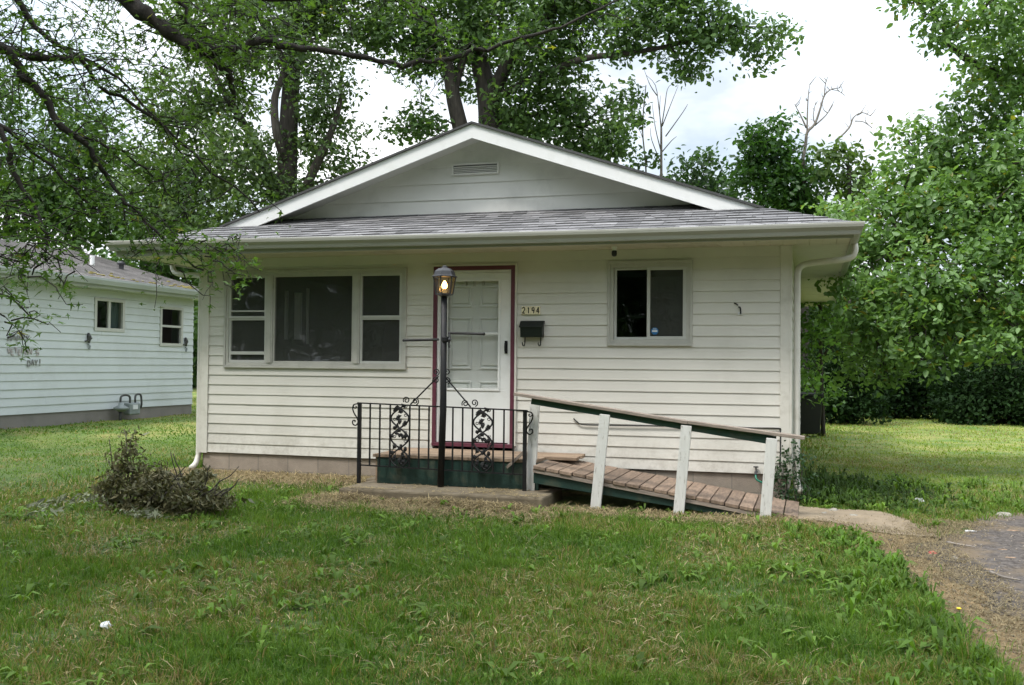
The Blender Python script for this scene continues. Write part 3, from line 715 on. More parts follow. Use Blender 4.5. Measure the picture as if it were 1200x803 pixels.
t = MB(); t.rect(gx0-.02, gx1+.02, gz0-.02, gz1+.02, .028, -.022, -.012); t.box(gx0+.008, gx1-.008, -.018, -.006, gm-.012, gm+.012); t.build('glass_bead', M['doorw'], sd_, bevel=.003)
pane(gx0, gx1, gz0, gz1, -.002, M['glassd'], sd_)
hx, hz = wx(593, 407)
t = MB(); t.box(hx-.018, hx+.018, -.022, -.012, hz-.075, hz+.075); t.tube([(hx, -.022, hz+.04), (hx, -.06, hz+.045), (hx, -.068, hz), (hx, -.06, hz-.045), (hx, -.022, hz-.04)], .009, 8); t.build('handle', M['black'], sd_, bevel=.002)
t = MB(); t.box(a+.01, b-.01, .052, .10, z0, zt)
pwid = (gx1-gx0); cx = (a+b)/2
for (c0, c1) in ((cx-.33, cx-.05), (cx+.05, cx+.33)):
    for (q0, q1) in ((z0+.18, z0+.72), (z0+.86, z0+1.48), (z0+1.60, z0+1.86)):
        t.rect(c0, c1, q0, q1, .022, .038, .052); t.box(c0+.045, c1-.045, .041, .052, q0+.045, q1-.045)
idr = t.build('inner_door', M['inner'], house, bevel=.004); tag(idr, 'white six panel door behind the storm door glass')
for k in range(3):
    t = MB(); t.box(cx-.14+k*.11, cx-.115+k*.11, .030, .051, zt-.15, zt-.09+.02*k); t.build('wreath_hook', M['frame'], idr)

# ------------------------------------------------------------------ things fixed on the front wall
mbx = thing('mailbox', (*ony(625, 388, -.03)[:2], 1.7), 'black green wall mailbox with two hooks below the house number', 'mailbox')
x0, z1 = wx(611, 376); x1, z0 = wx(638.5, 395.5)
t = MB(); t.prism([(-.022, z0), (-.10, z0), (-.115, z1-.07), (-.022, z1-.03)], 'x', x0+.01, x1-.01); t.build('box', M['mail'], mbx, bevel=.004)
t = MB(); t.prism([(-.022, z1), (-.022, z1-.03), (-.115, z1-.075), (-.124, z1-.085), (-.126, z1-.07), (-.06, z1-.005)], 'x', x0, x1); t.build('lid', M['mail'], mbx, bevel=.003)
for xx in (x0+.05, x1-.045):
    t = MB(); t.tube(smooth_path([(xx, -.03, z0+.01), (xx, -.04, z0-.06), (xx, -.06, z0-.095), (xx-.012, -.09, z0-.09), (xx-.014, -.1, z0-.06)], 4), .007, 6); t.build('paper_hook', M['mail'], mbx, smooth=True)
DIG = {'2': [[(.15,.78),(.3,.95),(.6,.98),(.82,.82),(.8,.6),(.5,.36),(.15,.06)],[(.12,.07),(.88,.07)]],
       '1': [[(.3,.8),(.55,.95),(.55,.05)]],
       '9': [[(.8,.68),(.7,.5),(.45,.44),(.22,.56),(.2,.78),(.4,.95),(.65,.94),(.82,.74),(.78,.4),(.6,.06)]],
       '4': [[(.68,.04),(.68,.96),(.1,.32),(.92,.32)]]}
ap = thing('house_number', (*ony(622, 364, -.03)[:2], 1.95), 'house number 2194 on four cream tiles above the mailbox', 'number sign')
nx0, nz1 = wx(611.3, 359.2); nx1, nz0 = wx(633.3, 368.6)
tw = (nx1-nx0)/4
for i, chd in enumerate('2194'):
    t = MB(); t.box(nx0+i*tw+.002, nx0+(i+1)*tw-.002, -.03, -.018, nz0, nz1); tl = t.build('number_tile', M['tile'], ap, bevel=.002)
    t = MB()
    for st in DIG[chd]:
        P = smooth_path([(nx0+i*tw+tw*(.16+.68*p[0]), -.031, nz0+(nz1-nz0)*(.10+.80*p[1])) for p in st], 3) if len(st) > 3 and chd != '4' else [(nx0+i*tw+tw*(.16+.68*p[0]), -.031, nz0+(nz1-nz0)*(.10+.80*p[1])) for p in st]
        for p, q in zip(P[:-1], P[1:]): t.bar(np.array(p), np.array(q), .0115, .003, up=(0, 1, 0))
    t.build('digit', M['ink'], tl)
cp = ony(720, 287, -.28)
sc = thing('security_camera', (cp[0], -.28, ZS), 'small white security camera with dark lens under the eave', 'camera')
t = MB(); t.lathe((cp[0], -.28, ZS-.05), [(.03, .05), (.032, .035), (.024, .03), (.022, 0)], 12); t.build('mount', M['white'], sc, smooth=False)
t = MB(); t.lathe((cp[0], -.285, ZS-.11), [(.012, 0), (.026, .008), (.03, .03), (.028, .062), (.02, .066)], 12); t.build('lens_housing', M['bin'], sc)
# broken bracket on the wall
hx, hz = wx(866, 360)
br = thing('wall_bracket', (hx, -.02, hz), 'broken metal bracket stub on the siding right of the sliding window', 'bracket')
t = MB(); t.tube([(hx-.05, -.016, hz+.045), (hx-.03, -.03, hz+.035), (hx-.01, -.03, hz+.02)], .007, 6); t.tube(smooth_path([(hx, -.02, hz), (hx+.015, -.05, hz-.01), (hx+.02, -.05, hz-.05), (hx+.018, -.03, hz-.07)], 4), .009, 6)
t.build('bent_rod', M['black'], br)
t = MB(); t.box(hx-.012, hx+.034, -.022, -.014, hz-.085, hz-.055); t.build('bare_patch', M['paper'], br)
# cable along the wall
P = [ony(x, y, -.028) for x, y in ((672, 490.5), (676, 494), (682, 497.5), (705, 498.5), (740, 499), (790, 499.5), (850, 500), (880, 501.5), (912, 502), (914, 504), (914.5, 510), (914.2, 540), (914, 548))]
t = MB(); t.tube(smooth_path(P, 4), .0075, 6); tag(t.build('cable', M['cable'], None, smooth=True), 'black cable running along the siding behind the ramp handrail', 'cable')
# spigot and green hose stub
hp = ony(886, 553, -.03)
sp = thing('hose_spigot', (hp[0], -.03, hp[2]), 'outdoor tap with a short green hose above the block foundation', 'tap')
t = MB(); t.tube([(hp[0], .01, hp[2]), (hp[0], -.07, hp[2]), (hp[0], -.10, hp[2]-.03)], .016, 8); t.lathe((hp[0], -.05, hp[2]+.02), [(.008, 0), (.008, .03), (.03, .03), (.03, .04)], 8); t.build('tap', M['pewter'], sp)
t = MB(); t.tube(smooth_path([(hp[0], -.10, hp[2]-.03), (hp[0]+.01, -.13, hp[2]-.07), (hp[0]+.05, -.13, hp[2]-.095), (hp[0]+.11, -.11, hp[2]-.12)], 5), .011, 8); t.build('hose', M['hose'], sp, smooth=True)

# ------------------------------------------------------------------ concrete step, deck and ramp
SLZ = .175
t = MB(); t.box(-.93, 1.31, -1.55, -.70, -.1, SLZ)
st = t.build('concrete_step', M['concrete'], None, bevel=.02); tag(st, 'long stained concrete slab under the black iron railing', 'step')
t = MB(); t.box(-1.02, -.60, -.69, -.05, -.1, SLZ+.01); tag(t.build('concrete_block', M['concrete'], None, bevel=.02), 'tan concrete footing left of the wooden landing', 'footing')
RY0, RY1 = -.10, -1.20                       # ramp back and front edge
ramp = thing('wheelchair_ramp', (1.2, -.6, .1), 'weathered wooden ramp with green skirts, white leaning posts and a long handrail', 'ramp')
DZ = .50
dk = MB(); LX0, LX1 = -.76, 1.42
ys = np.linspace(-.05, -1.0, 8)
for i, (a, b) in enumerate(zip(ys[:-1], ys[1:])): dk.box(LX0-.03, 1.10 if i > 3 else LX1+.02*(i % 2), b+.004, a-.004, DZ-.035, DZ-.002*(i % 3))
dk.build('landing', M['platform'], ramp, bevel=.004)
sk = MB(); sk.box(LX0+.02, 1.12, -.985, -.95, SLZ+.003, DZ-.037); sk.box(LX0+.02, LX0+.06, -.949, -.06, SLZ+.015, DZ-.037); sk.build('green_skirt', M['green'], ramp, bevel=.004)
sk = MB(); sk.box(LX0-.01, LX0+.019, -.96, -.08, SLZ+.015, DZ-.037); sk.build('side_board', M['platform'], ramp)
# sloping ramp surface
RX0, RX1 = 1.115, 3.77; RZ0, RZ1 = .465, .070
rz = lambda x: RZ0+(RZ1-RZ0)*(x-RX0)/(RX1-RX0)
rb = MB(); n = 19; xs = np.linspace(RX0, RX1, n+1); rnd = random.Random(4)
for a, b in zip(xs[:-1], xs[1:]):
    j = rnd.uniform(-.012, .012); h = rnd.uniform(-.003, .003); a2, b2 = a+.006, b-.006
    V = [(a2, RY1+j, rz(a2)+h-.035), (b2, RY1+j, rz(b2)+h-.035), (b2, RY0+j, rz(b2)+h-.035), (a2, RY0+j, rz(a2)+h-.035), (a2, RY1+j, rz(a2)+h), (b2, RY1+j, rz(b2)+h), (b2, RY0+j, rz(b2)+h), (a2, RY0+j, rz(a2)+h)]
    rb.add(V, [(0,3,2,1),(4,5,6,7),(0,1,5,4),(1,2,6,5),(2,3,7,6),(3,0,4,7)])
rb.build('ramp_boards', M['deck'], ramp, bevel=.004)
rs = MB()
for yy in (RY1+.05, RY0-.05):
    V = [(RX0, yy-.02, rz(RX0)-.19), (RX1-.25, yy-.02, rz(RX1-.25)-.12), (RX1-.08, yy-.02, rz(RX1-.08)-.045), (RX0, yy-.02, rz(RX0)-.042)]
    rs.add(V + [(x, y+.04, z) for x, y, z in V], [(0,1,2,3),(7,6,5,4),(0,4,5,1),(1,5,6,2),(2,6,7,3),(3,7,4,0)])
rs.build('green_skirt', M['green'], ramp, bevel=.003)
rs = MB(); V = [(RX0+.0, RY1+.005, rz(RX0)-.075), (RX1-.1, RY1+.005, rz(RX1-.1)-.075), (RX1-.1, RY1+.005, rz(RX1-.1)-.040), (RX0, RY1+.005, rz(RX0)-.040)]
rs.add(V + [(x, y+.022, z) for x, y, z in V], [(0,1,2,3),(7,6,5,4),(0,4,5,1),(1,5,6,2),(2,6,7,3),(3,7,4,0)]); rs.build('edge_batten', M['rail'], ramp)
# posts (leaning to the right)
PY = RY1-.045
for (bx, by, tx, ty, wpx) in ((697.9, 590.7, 709, 487, 12), (794.8, 602, 804.5, 500, 12), (896, 610, 904.5, 515, 13), (621, 573, 627, 474, 12)):
    y = PY if bx > 650 else -1.0+.02
    p, q = ony(bx, by, y), ony(tx, ty, y); p = p-np.array([0, 0, .05])
    t = MB(); t.bar(p, q+np.array([0, 0, .01]), .105, .04, up=(0, 1, 0)); t.build('post', M['post'], ramp, bevel=.004)
# rails
ga, gb = ony(622, 469, PY+.03), ony(909, 517, PY+.03)
t = MB(); t.bar(ga+np.array([0, .04, -.0]), gb+np.array([0, .04, 0]), .04, .085); t.build('green_rail', M['greenf'], ramp, bevel=.004)
ha, hm, hb = ony(603, 463, PY+.02), ony(806, 496, PY+.02), ony(943, 515, PY+.02)
t = MB(); t.bar(ha+np.array([0, .03, .012]), hm+np.array([0, .03, .006]), .14, .032); t.bar(hm+np.array([.003, .03, .010]), hb+np.array([0, .03, .012]), .14, .032); t.build('handrail', M['rail'], ramp, bevel=.004)
t = MB(); pa, pb = ony(594, 548, -1.02), ony(616, 528, -1.02); t.bar(pa, pb, .03, .03); t.build('loose_brace', M['rail'], ramp)

# ------------------------------------------------------------------ iron railing and lamp post
IY = -1.06
rl = thing('iron_railing', (0, IY, SLZ), 'black wrought iron railing with two vine panels on the concrete slab', 'railing')
pTL, pTR = ony(421, 472.3, IY), ony(616, 481.3, IY); pBL, pBR = ony(422, 545, IY), ony(614, 556.5, IY)
def top_at(x): t = (x-pTL[0])/(pTR[0]-pTL[0]); return pTL[2]+(pTR[2]-pTL[2])*t
def bot_at(x): t = (x-pBL[0])/(pBR[0]-pBL[0]); return pBL[2]+(pBR[2]-pBL[2])*t
LPX = ony(517, 500, IY)[0]
t = MB(); t.bar((pTL[0]-.02, IY, pTL[2]), (pTR[0]+.02, IY, pTR[2]), .032, .014); t.build('top_rail', M['black'], rl)
t = MB(); t.bar((pBL[0], IY, pBL[2]), (pBR[0], IY, pBR[2]), .018, .014); t.build('bottom_rail', M['black'], rl)
for (px_, side) in ((421, -1), (615, 1)):
    x = ony(px_, 520, IY)[0]; t = MB(); t.box(x-.018, x+.018, IY-.018, IY+.018, SLZ, top_at(x)-.006); t.build('post', M['black'], rl)
    # S scroll on the outside of each post
    zt = top_at(x); sgn = side; P = []
    for k in range(26):
        u = k/25; a = math.pi*2*(1.35*u); r = .016+.026*u
        P.append((x+sgn*(.048) + sgn*r*math.cos(a)*-1, IY, zt-.215 + r*math.sin(a)*-1))
    Q = [(x+sgn*.02, IY, zt-.01), (x+sgn*.07, IY, zt-.02), (x+sgn*.085, IY, zt-.06), (x+sgn*.07, IY, zt-.11), (x+sgn*.03, IY, zt-.17), (x+sgn*.018, IY, zt-.215), (x+sgn*.045, IY, zt-.25), (x+sgn*.08, IY, zt-.235), (x+sgn*.082, IY, zt-.20), (x+sgn*.058, IY, zt-.195), (x+sgn*.055, IY, zt-.215)]
    t = MB(); t.tube(smooth_path(Q, 5), .0075, 6); t.build('scroll', M['black'], rl, smooth=True)
    Q = [(x+sgn*.07, IY, zt-.02), (x+sgn*.078, IY, zt-.045), (x+sgn*.055, IY, zt-.062), (x+sgn*.04, IY, zt-.045), (x+sgn*.052, IY, zt-.035)]
    t = MB(); t.tube(smooth_path(Q, 4), .006, 6); t.build('scroll', M['black'], rl, smooth=True)
for px_ in (433.5, 445, 457, 480, 491, 502.5, 530.5, 542, 553.5, 578, 590.5, 601.5):
    x = ony(px_, 510, IY)[0]; t = MB(); t.box(x-.0075, x+.0075, IY-.0075, IY+.0075, bot_at(x)+.005, top_at(x)-.005); t.build('baluster', M['black'], rl)
def leaf_shape(t, cx, cz, ang, L_, Wd):
    c, s = math.cos(ang), math.sin(ang)
    out = [(0, 0), (.18, .35), (.1, .75), (.38, .55), (.45, 1), (.62, .6), (1, 0), (.62, -.6), (.45, -1), (.38, -.55), (.1, -.75), (.18, -.35)]
    poly = [(cx + (u*L_)*c - (v*Wd)*s, cz + (u*L_)*s + (v*Wd)*c) for u, v in out]
    b = [(p[0], IY-.007, p[1]) for p in poly]; e = [(p[0], IY+.003, p[1]) for p in poly]; k = len(poly)
    ce = (cx+.4*L_*c, IY-.014, cz+.4*L_*s)
    t.add(b+[ce]+e, [(i, (i+1) % k, k) for i in range(k)] + [(k+1+i, k+1+(i+1) % k, (i+1) % k, i) for i in range(k)])
for (a_, b_) in ((457, 480), (553.5, 578)):
    xa, xb = ony(a_, 510, IY)[0], ony(b_, 510, IY)[0]; xm = (xa+xb)/2; hw = (xb-xa)/2-.012
    zlo, zhi = bot_at(xm)+.012, top_at(xm)-.012; H = zhi-zlo
    t = MB()
    for sgn in (-1, 1):
        P = [(xm+sgn*hw*math.sin(2*math.pi*1.5*u+.35), IY+.002*sgn, zlo+H*u) for u in np.linspace(0, 1, 46)]
        t.tube(P, .0095, 6)
    pr = np.random.default_rng(3)
    for k in range(14):
        u = (k+.5)/14; zc = zlo+H*u
        for sgn in (-1, 1):
            xo = sgn*hw*(.15+.5*((k*7+sgn) % 3)/2)
            leaf_shape(t, xm+xo, zc+pr.normal()*.012, pr.uniform(0, 6.28), pr.uniform(.05, .075), pr.uniform(.020, .030))
        if k % 3 == 1:
            for q in range(6): t.ball((xm+[-.013, .013, 0, -.008, .008, 0][q], IY-.008, zc-.010*[0, 0, .6, 1.6, 1.6, 2.8][q]), .011, 7, 5)
        sg = 1 if k % 2 else -1
        S = [(xm+sg*hw*.62+(.006+.016*v)*math.cos(7*v), IY-.003, zc+.02+(.006+.016*v)*math.sin(7*v)) for v in np.linspace(0, 1, 12)]
        t.tube(S, .0045, 5)
    t.build('vine_panel', M['black'], rl)

lp = thing('lamp_post', (LPX, IY, SLZ), 'black lamp post with a lit lantern rising from the iron railing', 'lamp')
base = ony(516.3, 569, IY); topp = ony(520.5, 346, IY)
zpt = topp[2]
P = [(base[0], IY, SLZ), (base[0]+.02, IY, 1.0), (topp[0], IY, zpt)]
t = MB(); t.tube(P, [.037, .037, .034], 12); t.build('post', M['black'], lp, smooth=True)
# collar with photocell clutter
zc = ony(523, 398, IY)[2]; xc = ony(522, 398, IY)[0]
t = MB(); t.lathe((xc, IY, zc-.03), [(.042, 0), (.046, .01), (.046, .05), (.042, .06)], 12); t.build('collar', M['black'], lp)
t = MB(); t.tube(smooth_path([(xc+.045, IY-.02, zc+.06), (xc+.06, IY-.03, zc+.02), (xc+.05, IY-.03, zc-.05), (xc+.06, IY-.03, zc-.09)], 4), .012, 6); t.ball((xc+.06, IY-.035, zc-.0), .02, 8, 6); t.build('photocell', M['pewter'], lp)
a, b = ony(473, 399, IY), ony(514, 398, IY); t = MB(); t.tube([a, b], .014, 8); t.ball(a, .016, 8, 6); t.build('cross_bar', M['black'], lp)
a, b = ony(525, 390.5, IY), ony(567, 391.5, IY); t = MB(); t.tube([a, b], .013, 8); t.ball(b, .017, 8, 6); t.build('cross_bar', M['black'], lp)
for (tx, ty, bx, by) in ((514, 441, 481, 474), (521, 441, 551.5, 477)):
    p, q = ony(tx, ty, IY), ony(bx, by, IY); t = MB(); t.tube([p, q], .0085, 6); t.build('brace', M['black'], lp)
    sg = 1 if bx > 517 else -1
    for e, off, flip in ((p, (sg*.028, .045), 1), (p, (sg*.030, -.045), -1), (q, (-sg*.06, .035), 1), (q, (sg*.045, .045), -1)):
        cx_, cz_ = e[0]+off[0], e[2]+off[1]
        S = [(cx_+(.010+.030*u)*math.cos(4.0*math.pi*u*.7*flip*sg+1.2), IY-.004, cz_+(.010+.030*u)*math.sin(4.0*math.pi*u*.7*flip*sg+1.2)) for u in np.linspace(0, 1, 20)]
        t = MB(); t.tube(S, .0065, 6); t.build('scroll', M['black'], lp, smooth=True)
# lantern
lx = ony(521, 330, IY)[0]; zl0, zl1, zl2, zl3 = [ony(521, v, IY)[2] for v in (345.5, 325, 317.5, 312.5)]
t = MB(); t.lathe((lx, IY, zl0-.02), [(.03, -.03), (.034, 0), (.075, .012), (.098, .02), (.098, .032)], 6); t.build('lantern_base', M['pewter'], lp)
ln = MB(); ln.lathe((lx, IY, zl1), [(.140, 0), (.140, .012), (.122, .018), (.108, (zl2-zl1)*.95), (.070, zl3-zl1-.022), (.03, zl3-zl1-.012), (.028, zl3-zl1+.004), (.012, zl3-zl1+.012)], 6); hood = ln.build('lantern_hood', M['pewter'], lp, bevel=.003)
for j in range(6):
    a0 = 2*math.pi*(j+.5)/6; a1 = 2*math.pi*(j+1.5)/6; r0, r1 = .093, .122
    b0 = (lx+r0*math.cos(a0), IY+r0*math.sin(a0), zl0+.012); c0 = (lx+r1*math.cos(a0), IY+r1*math.sin(a0), zl1)
    b1 = (lx+r0*math.cos(a1), IY+r0*math.sin(a1), zl0+.012); c1 = (lx+r1*math.cos(a1), IY+r1*math.sin(a1), zl1)
    t = MB(); t.bar(b0, c0, .012, .012, up=(math.cos(a0), math.sin(a0), 0)); t.build('lantern_bar', M['pewter'], lp)
    t = MB(); t.add([b0, b1, c1, c0], [(0, 1, 2, 3)]); t.build('lantern_pane', M['lampg'], lp, fixn=False)
t = MB(); t.lathe((lx, IY, zl0+.012), [(.02, 0), (.02, .05), (.024, .052)], 10); t.build('candle', M['tile'], lp)
t = MB(); t.lathe((lx, IY, zl0+.064), [(.012, 0), (.026, .015), (.031, .035), (.026, .055), (.012, .08), (.004, .09)], 12); t.build('bulb', M['bulb'], lp, smooth=True)

# ------------------------------------------------------------------ neighbour house
NX = -10.485; NZB = .477; NZE = 3.0; NY0, NY1 = -6.0, 9.75
nh = thing('neighbour_house', (NX-4, 2, .2), 'blue white sided neighbour house with long grey brown roof left of the bungalow', 'house')
p1, p2 = onx(111, 386, NX), onx(144, 353, NX); q1, q2 = onx(187.5, 404, NX), onx(212.5, 362, NX)
nop = [(p1[1], p2[1], p1[2]+.02, p2[2]-.02), (q1[1], q2[1], q1[2]+.02, q2[2]-.02)]
mb = MB(); siding(mb, NY0, NY1, NZB, NZE, .158, nop, lambda u, o, z: (NX+o, u, z), proj=.018, seed=9, seg=2.4); mb.build('side_siding', M['sidingn'], nh, fixn=False)
t = MB(); t.box(NX-.02, NX-.005, NY0, NY1, .0, NZB+.01); t.box(NX-7, NX-.03, NY1-.02, NY1-.005, 0, NZB+.01); t.build('foundation', M['foundn'], nh)
for yy in (NY1, NY0):
    t = MB(); t.add([(NX-7, yy, .3), (NX, yy, .3), (NX, yy, 3.05), (NX-3.6, yy, 4.0), (NX-7, yy, 3.05)], [(0, 1, 2, 3, 4)]); t.build('gable_wall', M['sidingn'], nh, fixn=False)
for k, oo in enumerate(nop):
    dx = NX
    def yb(mb_, y0, y1, z0, z1, xa, xb): mb_.box(NX+xa, NX+xb, y0, y1, z0, z1)
    w = MB(); y0, y1, z0, z1 = oo; ww = .055
    yb(w, y0-.04, y1+.04, z1-.02, z1+.04, -.04, .032); yb(w, y0-.04, y1+.04, z0-.05, z0+.02, -.04, .034); yb(w, y0-.04, y0+.03, z0+.02, z1-.02, -.04, .032); yb(w, y1-.03, y1+.04, z0+.02, z1-.02, -.04, .032)
    if k == 0: yb(w, (y0+y1)/2-.04, (y0+y1)/2+.03, z0+.02, z1-.02, -.03, .018)
    else: yb(w, y0+.03, y1-.03, (z0+z1)/2-.025, (z0+z1)/2+.025, -.03, .018)
    wn = w.build('sliding_window' if k == 0 else 'hung_window', M['sash'], nh)
    q = MB(); q.add([(NX-.02, y0, z0), (NX-.02, y1, z0), (NX-.02, y1, z1), (NX-.02, y0, z1)], [(0, 1, 2, 3)]); q.build('pane', M['glassc'], wn, fixn=False)
    for half in ((0, 3), (8, 14)):
        if k: continue
        n = 14; q = MB()
        for i in range(*half):
            a, b = y0+(y1-y0)*(i/n), y0+(y1-y0)*((i+1)/n)
            q.add([(NX-.10-.02*(i % 2), a, z0), (NX-.10-.02*((i+1) % 2), b, z0), (NX-.10-.02*((i+1) % 2), b, z1), (NX-.10-.02*(i % 2), a, z1)], [(0, 1, 2, 3)])
        q.build('curtain', M['curtain'], wn, fixn=False)
    q = MB(); q.add([(NX-.6, y0-.6, z0-.6), (NX-.6, y1+.6, z0-.6), (NX-.6, y1+.6, z1+.6), (NX-.6, y0-.6, z1+.6)], [(0, 1, 2, 3)]); q.build('dark_interior', M['dark'], wn, fixn=False)
NEX, NEZ, NRX, NRZ = NX+.42, 3.20, -13.95, 4.28
t = MB(); nc = 26
for side in (1, -1):
    for k in range(nc):
        a, b = k/nc, (k+1)/nc
        ex = NEX if side > 0 else 2*NRX-NEX
        x0, x1 = ex+(NRX-ex)*a, ex+(NRX-ex)*b; z0, z1 = NEZ+(NRZ-NEZ)*a, NEZ+(NRZ-NEZ)*b
        t.add([(x0, NY0-.3, z0+.012), (x0, NY1+.25, z0+.012), (x1, NY1+.25, z1), (x1, NY0-.3, z1)], [(0, 1, 2, 3)], [[(NY0, k*.14+.004), (NY1, k*.14+.004), (NY1, k*.14+.138), (NY0, k*.14+.138)]])
        t.add([(x0, NY0-.3, z0-.006), (x0, NY1+.25, z0-.006), (x0, NY1+.25, z0+.012), (x0, NY0-.3, z0+.012)], [(0, 1, 2, 3)], [[(0, .001)]*4])
nroof = t.build('roof', M['shingle2'], nh, fixn=False)
t = MB(); t.box(NEX-.02, NEX, NY0-.3, NY1+.25, NZE+.02, NEZ-.01); t.prism([(NEX+.002, NEZ-.14), (NEX+.07, NEZ-.14), (NEX+.11, NEZ-.05), (NEX+.11, NEZ-.005), (NEX+.09, NEZ-.005), (NEX+.08, NEZ-.06), (NEX+.05, NEZ-.12), (NEX+.002, NEZ-.12)], 'y', NY0-.3, NY1+.25); t.build('gutter', M['gutn'], nh)
t = MB(); t.box(NX, NEX-.02, NY0-.3, NY1+.25, NZE+.002, NZE+.02); t.build('soffit', M['trimn'], nh)
t = MB()
for side in (1, -1):
    ex = NEX if side > 0 else 2*NRX-NEX
    V = [(ex, NY1+.23, NEZ-.17), (NRX, NY1+.23, NRZ-.17), (NRX, NY1+.23, NRZ-.008), (ex, NY1+.23, NEZ-.008)]; t.add(V+[(x, y+.022, z) for x, y, z in V], [(0,1,2,3),(7,6,5,4),(0,4,5,1),(3,2,6,7)])
t.build('rake_board', M['white'], nh)
vp = None
for dd in np.linspace(4, 12, 200):            # vent pipe stands where the ray through it meets the roof slope
    p = dep(108, 311, dd*2); zz = NEZ+(NRZ-NEZ)*(NEX-p[0])/(NEX-NRX)
    if p[2] <= zz: vp = p; break
if vp is not None:
    t = MB(); t.lathe((vp[0], vp[1], vp[2]-.1), [(.055, 0), (.055, .32), (.045, .32)], 10); t.build('vent_pipe', M['white'], nroof)
    t = MB(); yv = vp[1]+1.0; t.lathe((vp[0], yv, vp[2]-.05), [(.06, 0), (.06, .15), (.10, .16), (.10, .2), (.03, .25)], 10); t.build('roof_vent', M['pewter'], nroof)
# moss along the eave
mv = []; rg = np.random.default_rng(3)
t = MB()
for i in range(260):
    y = rg.uniform(5.6, 9.6); u = abs(rg.normal(0, .28)); x = NEX-.03-u; z = NEZ+(NRZ-NEZ)*(NEX-x)/(NEX-NRX)
    if fbm(np.array(y), np.array(u*3), 1.2, 4) < .5: continue
    t.ball((x, y, z+.012), rg.uniform(.02, .05), 6, 4, (1, 1.6, .45))
M['moss'] = mat('yellow_green_moss', (.20, .17, .045), .95, var=.3, scale=8)
tag(t.build('moss', M['moss'], nroof), kind='stuff')
# faded letters on the wall: three strings
LET = {'H': [((0,0),(0,1)),((1,0),(1,1)),((0,.5),(1,.5))], 'A': [((0,0),(.5,1)),((.5,1),(1,0)),((.2,.4),(.8,.4))], 'P': [((0,0),(0,1)),((0,1),(.9,1)),((.9,1),(.9,.5)),((.9,.5),(0,.5))],
       'Y': [((0,1),(.5,.5)),((1,1),(.5,.5)),((.5,.5),(.5,0))], 'V': [((0,1),(.5,0)),((1,1),(.5,0))], 'E': [((0,0),(0,1)),((0,1),(.9,1)),((0,.5),(.7,.5)),((0,0),(.9,0))],
       'T': [((0,1),(1,1)),((.5,1),(.5,0))], 'R': [((0,0),(0,1)),((0,1),(.9,1)),((.9,1),(.9,.5)),((.9,.5),(0,.5)),((.4,.5),(1,0))], 'N': [((0,0),(0,1)),((0,1),(1,0)),((1,0),(1,1))],
       'S': [((1,1),(0,1)),((0,1),(0,.5)),((0,.5),(1,.5)),((1,.5),(1,0)),((1,0),(0,0))], "'": [((.5,1),(.5,.7))], 'D': [((0,0),(0,1)),((0,1),(.7,1)),((.7,1),(1,.6)),((1,.6),(1,.4)),((1,.4),(.7,0)),((.7,0),(0,0))],
       '!': [((.5,1.25),(.5,.45)),((.5,.2),(.5,.05))], 'I': [((.5,0),(.5,1))]}
for (word, x0, x1, y0, y1, mm, lab) in (('HAPPY', 9, 35, 393, 399, 'grey_letter', 'grey hanging letters spelling HAPPY, top line on the neighbour wall'),
                                   ("VETERAN'S", 8.5, 46, 409, 415, 'red_letter', 'faded mauve letters of the middle line on the neighbour wall'),
                                   ('DAY!', 32, 49, 422, 428.5, 'grey_letter', 'dark letters spelling DAY with exclamation mark, lowest line on the neighbour wall')):
    a, b = onx(x0, (y0+y1)/2, NX+.03), onx(x1, (y0+y1)/2, NX+.03)
    zA, zB = onx((x0+x1)/2, y1, NX+.03)[2], onx((x0+x1)/2, y0, NX+.03)[2]
    e = thing('wall_lettering', (NX+.03, a[1], zA), lab, 'letters', 'letter strings on the neighbour wall')
    n = len(word); cw = (b[1]-a[1])/n
    for i, chd in enumerate(word):
        t = MB()
        for (s0, s1) in LET[chd]:
            jv = .018*math.sin(i*2.7+len(word)); sl_ = .05*math.sin(i*5.1)
            P0 = (NX+.03, a[1]+cw*(i+.12+.70*s0[0]+sl_*s0[1]), zA+jv+(zB-zA)*s0[1]); P1 = (NX+.03, a[1]+cw*(i+.12+.70*s1[0]+sl_*s1[1]), zA+jv+(zB-zA)*s1[1])
            t.bar(P0, P1, .022, .012, up=(1, 0, 0))
        t.build('letter', M[mm], e)
# two dark wall ornaments
for (px_, py_, lab) in ((103.5, 400, 'dark metal wall ornament below the left window of the neighbour house'), (217.3, 404, 'dark metal wall ornament right of the far hung window of the neighbour house')):
    p = onx(px_, py_, NX+.03); e = thing('wall_ornament', p, lab, 'ornament', 'dark ornaments on the neighbour wall')
    t = MB(); t.tube([p+np.array([0, 0, .17]), p+np.array([.02, 0, .1]), p+np.array([.02, 0, -.04])], [.02, .045, .02], 8); t.ball(p+np.array([.02, 0, .06]), .05, 8, 6, (.5, 1, 1.3)); t.build('figure', M['pipe'], e)
    t = MB(); t.tube([p+np.array([0, -.10, -.0]), p+np.array([.03, 0, .02]), p+np.array([0, .10, .07])], .016, 6); t.build('arm', M['pipe'], e)
    t = MB(); t.tube([p+np.array([0, 0, -.05]), p+np.array([.03, .02, -.10]), p+np.array([.02, 0, -.17])], .022, 6); t.build('pendant', M['metalg'], e)
